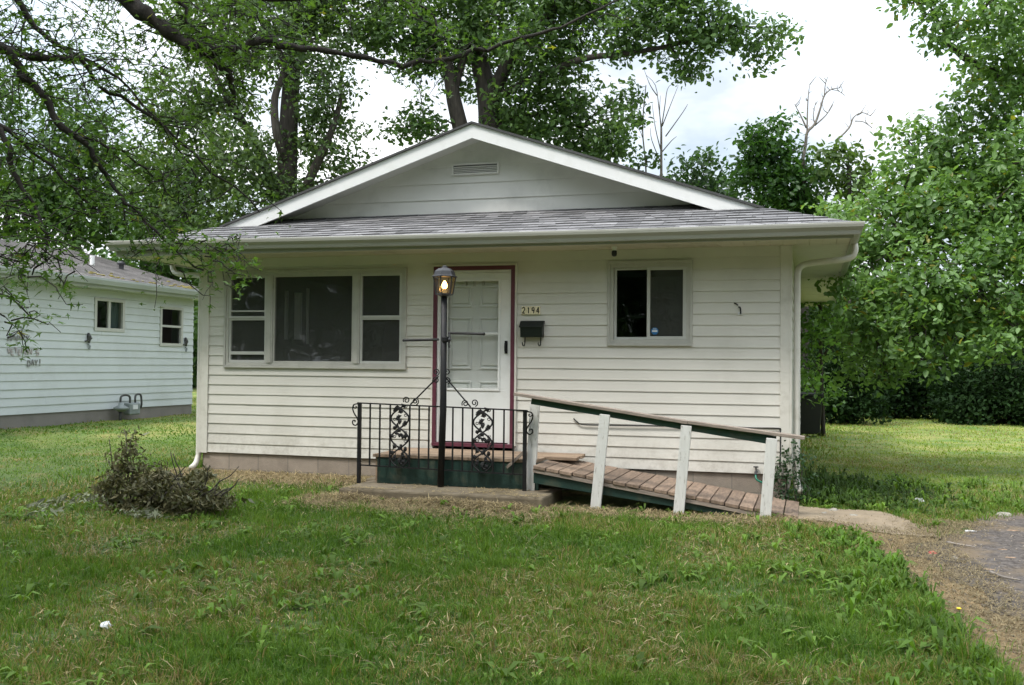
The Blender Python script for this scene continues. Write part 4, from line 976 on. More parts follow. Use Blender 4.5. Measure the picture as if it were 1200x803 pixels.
# gas meter
p = onx(154, 472, NX+.22); gz = float(gh(p[0], p[1]))
e = thing('gas_meter', (p[0], p[1], gz), 'grey gas meter with looped dark pipes against the neighbour wall', 'gas meter')
t = MB(); t.box(p[0]-.09, p[0]+.09, p[1]-.16, p[1]+.2, .34, .60); t.build('meter_body', M['metalg'], e, bevel=.03)
t = MB(); t.lathe((p[0]+.02, p[1]-.36, .42), [(.06, 0), (.15, .05), (.16, .09), (.06, .14), (.05, .2)], 12); t.build('regulator', M['metalg'], e, smooth=True)
t = MB(); t.tube(smooth_path([(p[0], p[1]-.36, .6), (p[0], p[1]-.34, .74), (p[0], p[1]-.18, .77), (p[0], p[1]-.06, .73), (p[0], p[1]-.05, .60)], 5), .022, 8); t.build('pipe', M['pipe'], e, smooth=True)
t = MB(); t.tube(smooth_path([(p[0], p[1]+.13, .60), (p[0], p[1]+.13, .74), (p[0], p[1]+.22, .78), (p[0], p[1]+.32, .74), (p[0], p[1]+.33, .5), (p[0]-.15, p[1]+.33, .45)], 5), .022, 8); t.build('pipe', M['pipe'], e, smooth=True)
t = MB(); t.tube([(p[0], p[1]-.36, gz-.1), (p[0], p[1]-.36, .45)], .03, 8); t.build('pipe', M['pipe'], e, smooth=True)
t = MB(); t.box(p[0]+.092, p[0]+.10, p[1]-.07, p[1]+.09, .46, .56); t.build('dial', M['paper'], e)

# dark bin beside the house
p = onz(938, 511, .06); gz = float(gh(p[0], p[1]))
e = thing('wheeled_bin', (p[0], p[1], gz), 'dark bin half hidden behind the right corner of the bungalow', 'bin')
bx, by = HW+.20, p[1]
t = MB(); V = []
for (w_, d_, z_) in ((.20, .22, .06), (.25, .27, .85)):
    V += [(bx-w_, by-d_, gz+z_), (bx+w_, by-d_, gz+z_), (bx+w_, by+d_, gz+z_), (bx-w_, by+d_, gz+z_)]
t.add(V, [(0,3,2,1),(4,5,6,7),(0,1,5,4),(1,2,6,5),(2,3,7,6),(3,0,4,7)]); t.build('body', M['bin'], e, bevel=.02)
t = MB(); t.prism([(by-.29, gz+.855), (by+.29, gz+.855), (by+.29, gz+.90), (by, gz+.93), (by-.27, gz+.90)], 'x', bx-.26, bx+.26); t.build('lid', M['bin'], e, bevel=.01)
for s in (-1, 1):
    t = MB(); t.tube([(bx+s*.17, by+.2, gz+.08), (bx+s*.22, by+.2, gz+.08)], .08, 12); t.build('wheel', M['bin'], e)

# ------------------------------------------------------------------ foliage
def leaves_mesh(C, size, nrm, rng, cols, shape='oval', droop=0.0):
    """C (n,3) centres; returns V,F,cols. each leaf one folded quad, or a lobed fan."""
    n = len(C); nrm = nrm/np.linalg.norm(nrm, axis=1)[:, None]
    t = rng.normal(size=(n, 3)); t[:, 2] -= droop; t -= nrm*(t*nrm).sum(1)[:, None]; t /= np.linalg.norm(t, axis=1)[:, None]+1e-9
    b = np.cross(nrm, t); s = size*(.45+.9*rng.random(n)); s = s[:, None]
    if shape == 'oval':
        P = [(-.5, 0, 0), (-.22, .27, .07), (.16, .26, .05), (.58, 0, -.10), (.16, -.26, .05), (-.22, -.27, .07)]; F = np.array([[0, 1, 2, 3], [0, 3, 4, 5]])
    elif shape == 'lance':
        P = [(-.5, 0, 0), (-.1, .17, .06), (.6, 0, -.08), (-.1, -.17, .06)]; F = np.array([[0, 1, 2, 3]])
    elif shape == 'maple':   # slender three lobed leaf
        P = [(-.5, 0, 0), (-.22, .12, .03), (.02, .40, -.02), (.0, .10, .04), (.62, 0, -.08), (.0, -.10, .04), (.02, -.40, -.02), (-.22, -.12, .03)]
        F = np.array([[0, 1, 2, 3], [0, 3, 4, 5], [0, 5, 6, 7]])
    else:   # lobed maple-like
        P = [(-.5, 0, 0), (-.2, .22, .03), (-.02, .52, .0), (.08, .16, .06), (.60, 0, -.06), (.08, -.16, .06), (-.02, -.52, 0), (-.2, -.22, .03)]
        F = np.array([[0, 1, 2, 3], [0, 3, 4, 5], [0, 5, 6, 7]])
    k = len(P)
    V = np.stack([C + t*(p[0]*s) + b*(p[1]*s) + nrm*(p[2]*s) for p in P], 1).reshape(-1, 3)
    Fa = (F[None]+ (np.arange(n)*k)[:, None, None]).reshape(-1, 4)
    return V, Fa, np.repeat(cols, k, 0)

def clumps(blobs, dens, per, sig, rng, core=.35):
    """blobs: list of (centre, (rx,ry,rz)); returns leaf centres, outward normals, clump ids, clump centres"""
    Cs, Ns, Ids, CC = [], [], [], []; base = 0
    for (c, r) in blobs:
        r = np.array(r, float); n = max(3, int(dens*(r[0]*r[1]+r[1]*r[2]+r[0]*r[2])))
        d = rng.normal(size=(n, 3)); d /= np.linalg.norm(d, axis=1)[:, None]
        u = core+(1-core)*rng.random(n)**.6
        u *= .86+.28*rng.random(n)
        cc = np.array(c)+d*r*u[:, None]
        ids = np.repeat(np.arange(n), per)
        pos = cc[ids]+rng.normal(size=(n*per, 3))*np.array([sig, sig, sig*.6])
        nr = d[ids]*.45+rng.normal(size=(n*per, 3))*.75+np.array([0, 0, .75])
        Cs.append(pos); Ns.append(nr); Ids.append(ids+base); CC.append(cc); base += n
    return np.concatenate(Cs), np.concatenate(Ns), np.concatenate(Ids), np.concatenate(CC)

def palette(rng, ids, c0, c1, spread=.35, yellow=.0):
    n = len(ids); m = ids.max()+1; cl = rng.random(m)[ids]; lf = rng.random(n)
    t = np.clip(.6*cl+.4*lf, 0, 1)[:, None]; c = np.array(c0)*(1-t)+np.array(c1)*t
    c = c*(1-spread/2+spread*rng.random(n))[:, None]
    if yellow:
        k = rng.random(n) < yellow; c[k] = np.array([.20, .20, .03])*(.7+.6*rng.random(k.sum()))[:, None]
    return c

def limb(P0, P1, r0, r1, rng, n=7, wob=.12, lift=.0):
    P0, P1 = np.array(P0), np.array(P1); L_ = np.linalg.norm(P1-P0); t = np.linspace(0, 1, n)
    P = P0+(P1-P0)*t[:, None]; P[1:-1] += rng.normal(size=(n-2, 3))*wob*L_*.12
    P[:, 2] += lift*np.sin(math.pi*t)*L_
    return P, r0+(r1-r0)*t**.8

def tree(name, label, trunks, blobs, dens, per, sig, leaf, c0, c1, seed, cat='tree', group=None, shape='oval', bark='bark', core=.35, yellow=0.0, limbs=True, twigs=3, droop=.3, lr=.05, lmat='leaf', extra=None):
    """trunks: list of (points, r0, r1); blobs as for clumps(). parts: trunk, branch wood, crown"""
    rng = np.random.default_rng(seed)
    b0 = np.array(trunks[0][0][0]); root = thing(name, b0, label, cat, group)
    t = MB(); allp = []; allr = []
    for (P, r0, r1) in trunks:
        P = np.array(smooth_path(P, 4)); R = np.linspace(r0, r1, len(P)); t.tube(P, R, 10); allp.append(P); allr.append(R)
    t.build('trunk', M[bark], root, smooth=True)
    AP = np.concatenate(allp); AR = np.concatenate(allr)
    C, Nn, ids, CC = clumps(blobs, dens, per, sig, rng, core)
    t = MB(); k = 0
    if limbs:
        start = 0
        for (c, r) in blobs:
            c = np.array(c); d = np.linalg.norm(AP-c, axis=1)+np.maximum(0, AP[:, 2]-c[2]+.3)*1.5; j = int(np.argmin(d))
            rr = min(AR[j]*.75, lr*(.5+.25*max(r))); P, R = limb(AP[j], c, rr, rr*.35, rng, lift=.06); t.tube(P, R, 6)
            cand = rng.normal(size=(twigs, 3)); cand /= np.linalg.norm(cand, axis=1)[:, None]
            for q in cand:
                e_ = c+q*np.array(r)*.9; s_ = P[rng.integers(3, len(P))]; P2, R2 = limb(s_, e_, rr*.35, .006, rng, 5); t.tube(P2, R2, 5)
    if extra: extra(t)
    if t.v: t.build('branches', M[bark], root, smooth=True)
    cols = palette(rng, ids, c0, c1, yellow=yellow)
    V, F, cl = leaves_mesh(C, leaf, Nn, rng, cols, shape, droop)
    np_mesh('crown', V, F, M[lmat], root, cl)
    return root
def B(px, py, D, rpx, ry=1.0, rz=None):      # a foliage mass seen at this pixel, D metres away
    r = rpx*D/FPX; return (dep(px, py, D), (r, r*ry, r if rz is None else rz*D/FPX))

# --- left tree behind the house
D = 25
base = onz(338, 470, .2); base = dep(338, 460, D); base[2] = .15
tree('tall_tree', 'tall dark leafed tree rising behind the left end of the bungalow roof', 
     [([base, dep(336, 250, D), dep(338, 150, D), dep(343, 70, D), dep(348, -30, D), dep(352, -160, D)], .30, .14),
      ([dep(333, 280, D), dep(318, 215, D+.5), dep(300, 170, D+1), dep(270, 120, D+1), dep(240, 70, D+1.5)], .16, .07),
      ([dep(340, 200, D), dep(325, 160, D-.5), dep(322, 115, D-.5), dep(333, 80, D-.5), dep(318, 40, D-.5)], .12, .06),
      ([dep(345, 250, D), dep(372, 190, D-.3), dep(392, 145, D-.4), dep(400, 110, D-.4)], .14, .05),
      ([dep(343, 70, D), dep(360, 30, D), dep(390, -30, D), dep(430, -80, D)], .14, .06)],
     [B(285, 185, D, 48), B(240, 200, D+1, 45), B(315, 250, D, 42), B(360, 230, D, 28), B(385, 165, D, 40), B(375, 120, D, 32), B(255, 130, D+1, 42), B(210, 250, D+1, 40), B(265, 260, D+.5, 35),
      B(300, 60, D, 42), B(370, 45, D-.4, 48), B(402, 100, D-.4, 17), B(330, -20, D, 70), B(420, 0, D, 50), B(250, 20, D, 60), B(395, 205, D, 18), B(180, 200, D+1.5, 45), B(200, 120, D+1, 45)],
     17, 44, .24, .125, (.060, .105, .038), (.13, .205, .075), 11)
# --- central tree behind the ridge
D = 26
base = dep(560, 470, D); base[2] = .2
tree('spreading_tree', 'big spreading tree behind the bungalow ridge with forked trunks showing above the roof',
     [([base, dep(568, 300, D), dep(575, 180, D), dep(573, 120, D), dep(565, 85, D), dep(555, 48, D), dep(541, 5, D), dep(530, -70, D)], .44, .10),
      ([dep(566, 310, D), dep(553, 210, D-.2), dep(542, 160, D-.3), dep(532, 118, D-.4), dep(525, 80, D-.5), dep(509, 48, D-.5), dep(488, 18, D-.6), dep(458, -30, D-.6)], .27, .08),
      ([dep(531, 112, D-.4), dep(538, 85, D-.4), dep(546, 60, D-.3), dep(548, 30, D-.3)], .12, .05),
      ([dep(573, 128, D), dep(588, 88, D-.4), dep(610, 52, D-.6), dep(645, 15, D-1), dep(690, -40, D-1)], .22, .07),
      ([dep(580, 115, D), dep(620, 95, D-1), dep(680, 70, D-1.5), dep(740, 62, D-2), dep(800, 50, D-2.2), dep(860, 30, D-2.4)], .11, .03),
      ([dep(575, 160, D), dep(600, 140, D-.3), dep(640, 135, D-.4), dep(680, 150, D-.5)], .10, .03)],
     [B(470, 30, D-.6, 48), B(525, 30, D-.6, 45), B(575, 25, D, 50), B(620, 45, D-1, 48), B(660, 25, D-1, 52), B(615, 115, D-.6, 42), B(650, 155, D-.5, 36), B(690, 150, D-.6, 38), B(715, 170, D-.6, 26), B(660, 90, D-1, 38),
      B(605, 160, D, 34), B(735, 30, D-2, 40), B(782, 25, D-2.2, 44), B(815, 60, D-2.2, 32), B(845, 30, D-2.3, 34), B(890, 45, D-2.4, 24), B(915, 42, D-2.4, 14), B(805, 85, D-2.2, 16), B(890, 75, D-2.4, 12), B(725, 115, D-2, 18), B(735, 140, D-2, 12), B(690, 190, D, 30),
      B(495, 65, D-.6, 26), B(440, 35, D-.6, 26), B(490, 140, D, 22), B(465, 150, D, 16), B(510, 160, D, 18), B(550, 90, D+.5, 30), B(560, -30, D, 70), B(680, -50, D-1, 80), B(800, -40, D-2, 60)],
     14, 44, .23, .140, (.048, .098, .030), (.125, .215, .068), 12)
# --- trees behind the neighbour house
D = 30
for k, (bl, lab, sd2) in enumerate((
    ([B(95, 250, D, 48), B(60, 215, D, 50), B(120, 200, D, 40), B(150, 265, D, 38), B(30, 250, D, 50), B(90, 150, D, 45)], 'bright leafed tree behind the neighbour roof, nearer its ridge end', 21),
    ([B(190, 275, D-3, 36), B(215, 300, D-3, 34), B(170, 310, D-3, 34), B(225, 330, D-3, 30), B(205, 240, D-3, 30)], 'low green tree in the gap between the two houses', 22),
    ([B(-60, 200, D, 70), B(-120, 240, D, 70), B(-40, 120, D, 60), B(-140, 150, D, 60)], 'green tree far behind the neighbour roof at the left picture edge', 23))):
    c = np.mean([b[0] for b in bl], 0); bs = c.copy(); bs[2] = .2
    tree('background_tree', lab, [([bs, c*[1, 1, .5]+[0, 0, .2], c], .22, .1)], bl, 12, 28, .30, .19, (.040, .085, .022), (.085, .165, .045), sd2, group='trees behind the houses')
# --- bare saplings
D = 27
b0 = dep(777, 470, D); b0[2] = .2
root = thing('bare_sapling', b0, 'leafless pale sapling with upswept twigs behind the right roof slope', 'tree')
t = MB(); t.tube(smooth_path([b0, dep(775, 250, D), dep(775, 200, D), dep(775, 150, D)], 3), np.linspace(.055, .028, 10), 7); t.build('trunk', M['barkg'], root, smooth=True)
t = MB()
for P in ([(775, 152), (772, 125), (768, 100), (757, 88)], [(775, 150), (779, 125), (782, 105), (788, 98)], [(776, 148), (785, 125), (795, 100)], [(775, 155), (773, 130), (774, 112)], [(774, 175), (768, 150), (764, 120)], [(776, 178), (787, 165), (793, 160)], [(774, 190), (764, 165), (762, 150)], [(770, 112), (762, 100), (755, 82)], [(780, 160), (800, 132), (806, 122)]):
    t.tube(smooth_path([dep(a, b, D) for a, b in P], 3), np.linspace(.018, .005, 3*(len(P)-1)+1), 5)
t.build('twigs', M['barkg'], root, smooth=True)
D = 26
b0 = dep(756, 470, D); b0[2] = .2
tree('thin_sapling', 'thin upright sapling with sparse dangling leaves beside the spreading tree', [([b0, dep(755, 250, D), dep(757, 200, D), dep(753, 150, D), dep(757, 100, D)], .032, .012)], [B(748, 150, D, 12, rz=20), B(757, 190, D, 9, rz=18), B(745, 110, D, 10, rz=16), B(750, 205, D, 16)], 8, 16, .16, .15, (.03, .065, .024), (.06, .11, .04), 33, twigs=2, bark='barkg')
# --- right background trees
D = 29
def bt(name, lab, bl, sd2, c0, c1, trunk=None, **kw):
    c = np.mean([b[0] for b in bl], 0); bs = c.copy(); bs[2] = .1
    return tree(name, lab, trunk or [([bs, c*[1, 1, .5], c], .13, .06)], bl, kw.pop('dens', 12), kw.pop('per', 28), kw.pop('sig', .28), kw.pop('leaf', .17), c0, c1, sd2, **kw)
bt('background_tree', 'small dark tree behind the right roof slope next to the bare sapling', [B(815, 205, D, 26), B(840, 225, D, 26), B(800, 225, D, 20), B(830, 190, D, 16), B(775, 222, D, 14), B(855, 250, D, 26), B(815, 250, D, 30)], 41, (.028, .066, .024), (.058, .115, .04), group='trees behind the houses', sig=.22)
D = 27
def snag(t):
    for P, r in (([(940, 190), (944, 170), (946, 155), (955, 145), (962, 125), (966, 112), (974, 105), (985, 103)], .09), ([(946, 158), (946, 140), (947, 115), (949, 98)], .05), ([(945, 150), (938, 135), (931, 122)], .05), ([(955, 147), (968, 135), (976, 123)], .04), ([(966, 113), (967, 100), (970, 90)], .03), ([(943, 170), (925, 178), (905, 186), (900, 190)], .05), ([(980, 165), (995, 150), (1000, 138), (1010, 132), (1020, 136)], .05), ([(1002, 142), (1012, 143), (1022, 150)], .025), ([(955, 146), (953, 135), (956, 120)], .03), ([(974, 105), (983, 107), (990, 112)], .015)):
        t.tube(smooth_path([dep(a, b, D) for a, b in P], 3), np.linspace(r*.62, .008, 3*(len(P)-1)+1), 6)
        rr = random.Random(P[0][0]*7+P[-1][1])
        for (a, b), (a2, b2) in zip(P[1:-1], P[2:]):
            for _ in range(2):
                u = rr.random(); q = (a+(a2-a)*u, b+(b2-b)*u); e = (q[0]+rr.uniform(-9, 9), q[1]-rr.uniform(3, 13)); m_ = ((q[0]+e[0])/2+rr.uniform(-2, 2), (q[1]+e[1])/2+rr.uniform(-1.5, 1.5))
                t.tube(smooth_path([dep(*q, D), dep(*m_, D), dep(*e, D)], 3), np.linspace(.014, .004, 7), 4)
bb = dep(940, 470, D); bb[2] = .1
rt = bt('ivy_covered_tree', 'dense dark ivy covered tree with bare dead limbs sticking out of its top', [B(880, 205, D, 26), B(905, 225, D, 32), B(935, 222, D, 30), B(905, 180, D, 26), B(895, 160, D, 18), B(930, 190, D, 24), B(880, 180, D, 18), B(915, 250, D, 30), B(960, 200, D, 20), B(915, 145, D, 9), B(950, 240, D, 26)], 42, (.024, .072, .016), (.065, .145, .03), trunk=[([bb, dep(940, 300, D), dep(940, 190, D)], .22, .1)], dens=18, per=34, sig=.22, leaf=.15, limbs=False)
t = MB(); snag(t); t.build('dead_limbs', M['barkg'], rt, smooth=True)
bt('background_tree', 'yellow green small tree between the ivy covered tree and the big right tree', [B(985, 195, D-1, 24), B(1005, 215, D-1, 22), B(975, 175, D-1, 16), B(995, 180, D-1, 14), B(1020, 200, D-1, 16), B(990, 235, D-1, 26)], 43, (.055, .10, .024), (.11, .18, .05), group='trees behind the houses', sig=.24, dens=10)
# --- big right tree
D = 15
tb = np.array([11.6, 6.0, .05])
tree('leafy_tree', 'big bright leafy tree drooping over the right side yard',
     [([tb, tb+[-.1, 0, 1.6], tb+[-.3, -.2, 3.2], tb+[-.5, -.4, 5.0], tb+[-.6, -.5, 7.5]], .30, .12), ([tb+[-.2, -.1, 2.4], dep(1200, 215, D+.6), dep(1120, 230, D+.6), dep(1050, 270, D+.2)], .14, .04), ([tb+[-.3, -.2, 3.4], dep(1190, 100, D+.6), dep(1110, 50, D)], .12, .04)],
     [B(1005, 280, D, 42), B(1050, 265, D-.5, 48), B(1100, 250, D-.5, 55), B(1150, 250, D-1, 55), B(1200, 260, D-1, 60), B(1060, 330, D-1, 45), B(1110, 340, D-1.5, 48), B(1160, 330, D-1.5, 50), B(1210, 340, D-1.5, 50), B(1025, 370, D-1, 32), B(1065, 395, D-1.5, 28), B(1030, 405, D-1, 20), B(1085, 375, D-1.5, 30), B(1005, 330, D-.5, 30), B(1035, 430, D-1, 14, rz=22), B(1080, 422, D-1.5, 16), B(1015, 405, D-.5, 26), B(1000, 440, D, 18), B(1050, 440, D-1, 14), B(1130, 400, D-1.5, 24), B(1175, 410, D-2, 22), B(1105, 425, D-1.5, 12),
      B(1190, 385, D-2, 26), B(1225, 390, D-2, 30), B(1150, 375, D-1.5, 26), B(1090, 180, D, 40), B(1060, 215, D, 30), B(1135, 185, D, 52), B(1180, 130, D, 50), B(1160, 80, D, 34), B(1210, 60, D, 50), B(1125, 130, D, 26), B(1200, 190, D-1, 55), B(1065, 165, D+.3, 22), B(1040, 240, D, 24), B(1250, 150, D, 60), B(1280, 280, D-1, 70), B(1260, 20, D, 60),
      B(1090, 12, D-1, 22), B(1120, 25, D-1, 26), B(1160, 18, D-1, 28), B(1105, 45, D-1, 9), B(1075, -10, D-1, 26), B(1190, -20, D-1, 50), B(985, 305, D, 20), B(975, 255, D+1, 22)],
     26, 46, .17, .098, (.070, .145, .038), (.20, .33, .105), 51, yellow=.03, twigs=5)
# --- shrub close behind the right eave
D = 20.5
bt('young_tree', 'pale green young tree close behind the right downspout', [B(952, 350, D, 22), B(965, 330, D, 24), B(950, 390, D, 24), B(975, 370, D, 26), B(955, 425, D, 22), B(985, 400, D, 22), B(945, 330, D+1, 20), B(960, 465, D+.5, 22), B(945, 450, D+1, 18)], 52, (.080, .165, .035), (.17, .31, .075), trunk=[([dep(965, 500, D+.5)*[1, 1, 0]+[0, 0, .05], dep(962, 420, D+.5), dep(962, 350, D)], .05, .03)], dens=20, per=24, sig=.16, leaf=.12)
# --- bushes along the yard edge, deep shade painted into their near-black leaf colours
rgb_ = np.random.default_rng(5)
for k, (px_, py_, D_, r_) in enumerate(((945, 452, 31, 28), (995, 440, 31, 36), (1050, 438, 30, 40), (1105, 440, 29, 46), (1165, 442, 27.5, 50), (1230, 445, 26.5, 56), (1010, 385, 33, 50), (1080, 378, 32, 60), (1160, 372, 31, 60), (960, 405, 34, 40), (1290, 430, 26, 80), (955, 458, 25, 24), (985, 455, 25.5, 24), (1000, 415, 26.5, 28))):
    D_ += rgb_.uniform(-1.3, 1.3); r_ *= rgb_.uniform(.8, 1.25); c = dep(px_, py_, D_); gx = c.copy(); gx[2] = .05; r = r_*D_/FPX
    tree('dark_bush', 'dense bush with deep shade painted into its leaf colour at the right edge of the yard', [([gx, gx+[0, 0, c[2]*.5+.1], c], .06, .03)], [(c, (r, r*.9, r*.95)), (c+[r*.5, -.3, -r*.35], (r*.6, r*.6, r*.6)), (c+[-r*.5, -.3, -r*.45], (r*.6, r*.6, r*.55)), (gx+[-r*.45, -r*.5, .35], (r*.6, r*.5, .5)), (gx+[r*.45, -r*.5, .35], (r*.6, r*.5, .5)), (gx+[0, 0, .9], (r*.9, r*.6, .9))], 15, 42, .26, .115, (.007, .020, .006), (.020, .046, .012), 60+k, cat='bush', group='dark bushes along the right yard edge', twigs=2, lmat='leafd')

# --- far wood round the plot; unseen part behind the camera raised to block low sky
rng = np.random.default_rng(77); bl = []
for a in np.linspace(-180, 180, 150):
    an = math.radians(a)-.1; back = abs(a) > 80
    R_ = rng.uniform(24, 32) if back else rng.uniform(44, 56); c = np.array([CAM[0]+R_*math.sin(an), CAM[1]+R_*math.cos(an), rng.uniform(4, 11) if back else rng.uniform(1.5, 3.6)])
    bl.append((c, (3.0, 3.0, rng.uniform(5, 7) if back else rng.uniform(2.2, 3.6))))
C, Nn, ids, CC = clumps(bl, 3.0, 26, .45, rng, .4)
V, F, cl = leaves_mesh(C, .40, Nn, rng, palette(rng, ids, (.03, .065, .018), (.06, .12, .035)), 'oval')
tag(np_mesh('far_wood', V, F, M['leaf'], None, cl), 'far green wood closing the view behind the houses, with an unseen taller ring behind the camera', 'wood', kind='stuff')

# ------------------------------------------------------------------ overhanging front tree
def front_tree():
    rng = np.random.default_rng(99)
    base = np.array([-3.9, -6.6, 0.0]); base[2] = float(gh(base[0], base[1]))-.05
    root = thing('overhanging_tree', base, 'front yard tree whose black limbs and fine leaves hang across the picture top', 'tree')
    crotch = base+np.array([.15, .1, 2.5])
    t = MB(); t.tube(smooth_path([base, base+[.02, .05, 1.2], crotch, crotch+[.2, .1, 1.2], crotch+[.6, .2, 2.6]], 4), np.linspace(.27, .14, 17), 12); t.build('trunk', M['barkd'], root, smooth=True)
    limbs_ = [
        # px, py, depth, radius
        [(-60, -230, 6.4, .10), (60, -90, 6.3, .085), (145, -2, 6.2, .075), (185, 28, 6.2, .07), (232, 56, 6.2, .062), (275, 58, 6.2, .045), (300, 49, 6.25, .040), (335, 55, 6.3, .036), (400, 60, 6.4, .032), (470, 70, 6.5, .027), (530, 66, 6.6, .023), (600, 45, 6.7, .018), (660, 25, 6.8, .014), (725, 0, 6.9, .010)],
        [(232, 56, 6.2, .045), (252, 78, 6.25, .036), (268, 100, 6.3, .026), (275, 125, 6.35, .016)],
        [(-120, 40, 5.6, .055), (-40, 30, 5.6, .05), (5, 60, 5.6, .042), (60, 66, 5.7, .026), (95, 74, 5.8, .02), (130, 105, 6, .015), (200, 165, 6.2, .010), (300, 250, 6.4, .006)],
        [(5, 60, 5.6, .034), (30, 85, 5.6, .030), (60, 125, 5.65, .026), (95, 165, 5.7, .022), (125, 205, 5.75, .018), (160, 240, 5.8, .014), (195, 280, 5.85, .010), (238, 316, 5.9, .007)],
        [(-80, 120, 5.4, .03), (0, 150, 5.4, .022), (10, 200, 5.4, .018), (45, 250, 5.4, .014), (55, 290, 5.45, .010), (40, 320, 5.45, .006)],
        [(-90, -60, 5.8, .05), (0, -20, 5.8, .03), (60, 40, 5.9, .018), (120, 80, 6, .012), (190, 150, 6.2, .008), (240, 215, 6.3, .005)],
        [(90, 160, 5.7, .012), (140, 170, 5.8, .009), (190, 215, 6, .006), (230, 265, 6.1, .004)],
        [(95, -60, 6.2, .03), (205, -8, 6.2, .016), (225, 25, 6.2, .012), (245, 47, 6.2, .008)],
        [(0, 145, 5.4, .016), (70, 210, 5.6, .010), (120, 250, 5.7, .006)],
        [(300, 0, 6.3, .02), (420, -10, 6.4, .016), (500, 10, 6.5, .010), (510, 40, 6.5, .006)],
        [(-120, 330, 4.9, .016), (-60, 330, 4.8, .010), (0, 345, 4.8, .006), (30, 365, 4.8, .004)],
    ]
    t = MB(); L0 = []
    for i, P in enumerate(limbs_):
        pts = smooth_path([dep(a, b, d) for a, b, d, r in P], 5); rr = np.interp(np.linspace(0, len(P)-1, len(pts)), range(len(P)), [p[3] for p in P])
        wob = rng.normal(size=(len(pts), 3))*.008; pts = np.array(pts)+wob
        rr = rr*(.64 if i == 0 else .74); kn = np.arange(0, len(pts)+4, 4); pts = pts+np.stack([np.interp(np.arange(len(pts)), kn, rng.normal(size=len(kn))*.018) for _ in range(3)], 1); t.tube(pts, rr*(1+.12*rng.normal(size=len(rr))), 8); L0.append((pts, rr))
    # join the limbs entering the frame to the trunk
    for i in (0, 2, 4, 5, 7, 9, 10):
        s = L0[i][0][0]; P, R = limb(crotch+[.2, .1, 1.0+.25*(i % 4)], s, max(.05, L0[i][1][0]*1.15), L0[i][1][0], rng, 9, .05, .03); t.tube(P, R, 8)
    t.build('limbs', M['barkd'], root, smooth=True)
    # twigs with sprays of leaves
    t = MB(); C = []; Nn = []; ID = []; cid = 0
    sprays = []
    def spray(s, d, L_, nl, sig=.05):
        nonlocal cid
        n = 6; tt = np.linspace(0, 1, n); P = s+d[None]*(tt*L_)[:, None]; P[:, 2] -= .35*L_*tt**2
        P[1:] += rng.normal(size=(n-1, 3))*.02
        t.tube(P, np.linspace(.0045, .0015, n), 4, cap=False)
        k = rng.random(nl); pos = np.stack([np.interp(k, tt, P[:, j]) for j in range(3)], 1)+rng.normal(size=(nl, 3))*sig*np.array([1, 1, .7])
        C.append(pos); Nn.append(rng.normal(size=(nl, 3))*.55+np.array([0, 0, 1.0])); ID.append(np.full(nl, cid)); cid += 1
    dens = [(0, 26, .4), (1, 8, .4), (2, 30, .5), (3, 26, .36), (4, 15, .3), (5, 34, .6), (6, 16, .35), (7, 18, .4), (8, 18, .4), (9, 16, .4), (10, 6, .22)]
    for i, ns, ln in dens:
        pts, rr = L0[i]; m_ = len(pts)
        for q in range(ns):
            u = rng.random()
            if i == 0: u = rng.choice([rng.uniform(.12, .42), rng.uniform(.6, 1)], p=[.62, .38])
            s = pts[min(int((.15+.85*u)*(m_-1)), m_-1)]
            d = rng.normal(size=3)*[1, 1, .55]+CR*.35-np.array([0, 0, .15]); d /= np.linalg.norm(d)
            spray(s, d, ln*rng.uniform(.5, 1.25), int(rng.uniform(14, 28)))
    # general canopy fill over the upper left
    for q in range(760):
        px_, py_ = rng.uniform(-160, 330), rng.uniform(-160, 270)
        if py_ > 190-.32*max(px_, 0)+rng.normal()*28: continue
        dp = rng.uniform(6.3, 8.8)
        d = rng.normal(size=3)*[1, 1, .5]+CR*.4-np.array([0, 0, .2]); d /= np.linalg.norm(d)
        spray(dep(px_, py_, dp), d, rng.uniform(.25, .6), int(rng.uniform(12, 24)))
    # clusters hanging low at the left margin and along the top
    for (px_, py_, dp, n_) in ((12, 290, 5.3, 6), (50, 285, 5.4, 5), (22, 315, 5.3, 4), (60, 310, 5.4, 3), (5, 365, 4.8, 4), (5, 250, 5.3, 8), (270, 10, 6.3, 8), (300, 20, 6.3, 6), (500, 45, 6.5, 5), (560, 40, 6.6, 4), (580, 25, 6.7, 4), (700, 15, 6.9, 3), (250, 290, 5.9, 6), (270, 305, 5.9, 5), (230, 300, 5.9, 5), (195, 285, 5.85, 8), (160, 250, 5.8, 8)):
        for _ in range(n_):
            d = rng.normal(size=3)*[1, 1, .5]+CR*.3-np.array([0, 0, .2]); d /= np.linalg.norm(d)
            spray(dep(px_+rng.normal()*14, py_+rng.normal()*8, dp+rng.normal()*.15), d, rng.uniform(.12, .3), int(rng.uniform(10, 18)), .04)
    t.build('twigs', M['barkd'], root, smooth=True)
    C = np.concatenate(C); Nn = np.concatenate(Nn); ID = np.concatenate(ID)
    cols = palette(rng, ID, (.046, .100, .020), (.120, .215, .042), yellow=.008)
    V, F, cl = leaves_mesh(C, .052, Nn, rng, cols, 'maple', .5)
    np_mesh('crown', V, F, M['leaf'], root, cl)
    return root
front_tree_root = front_tree()
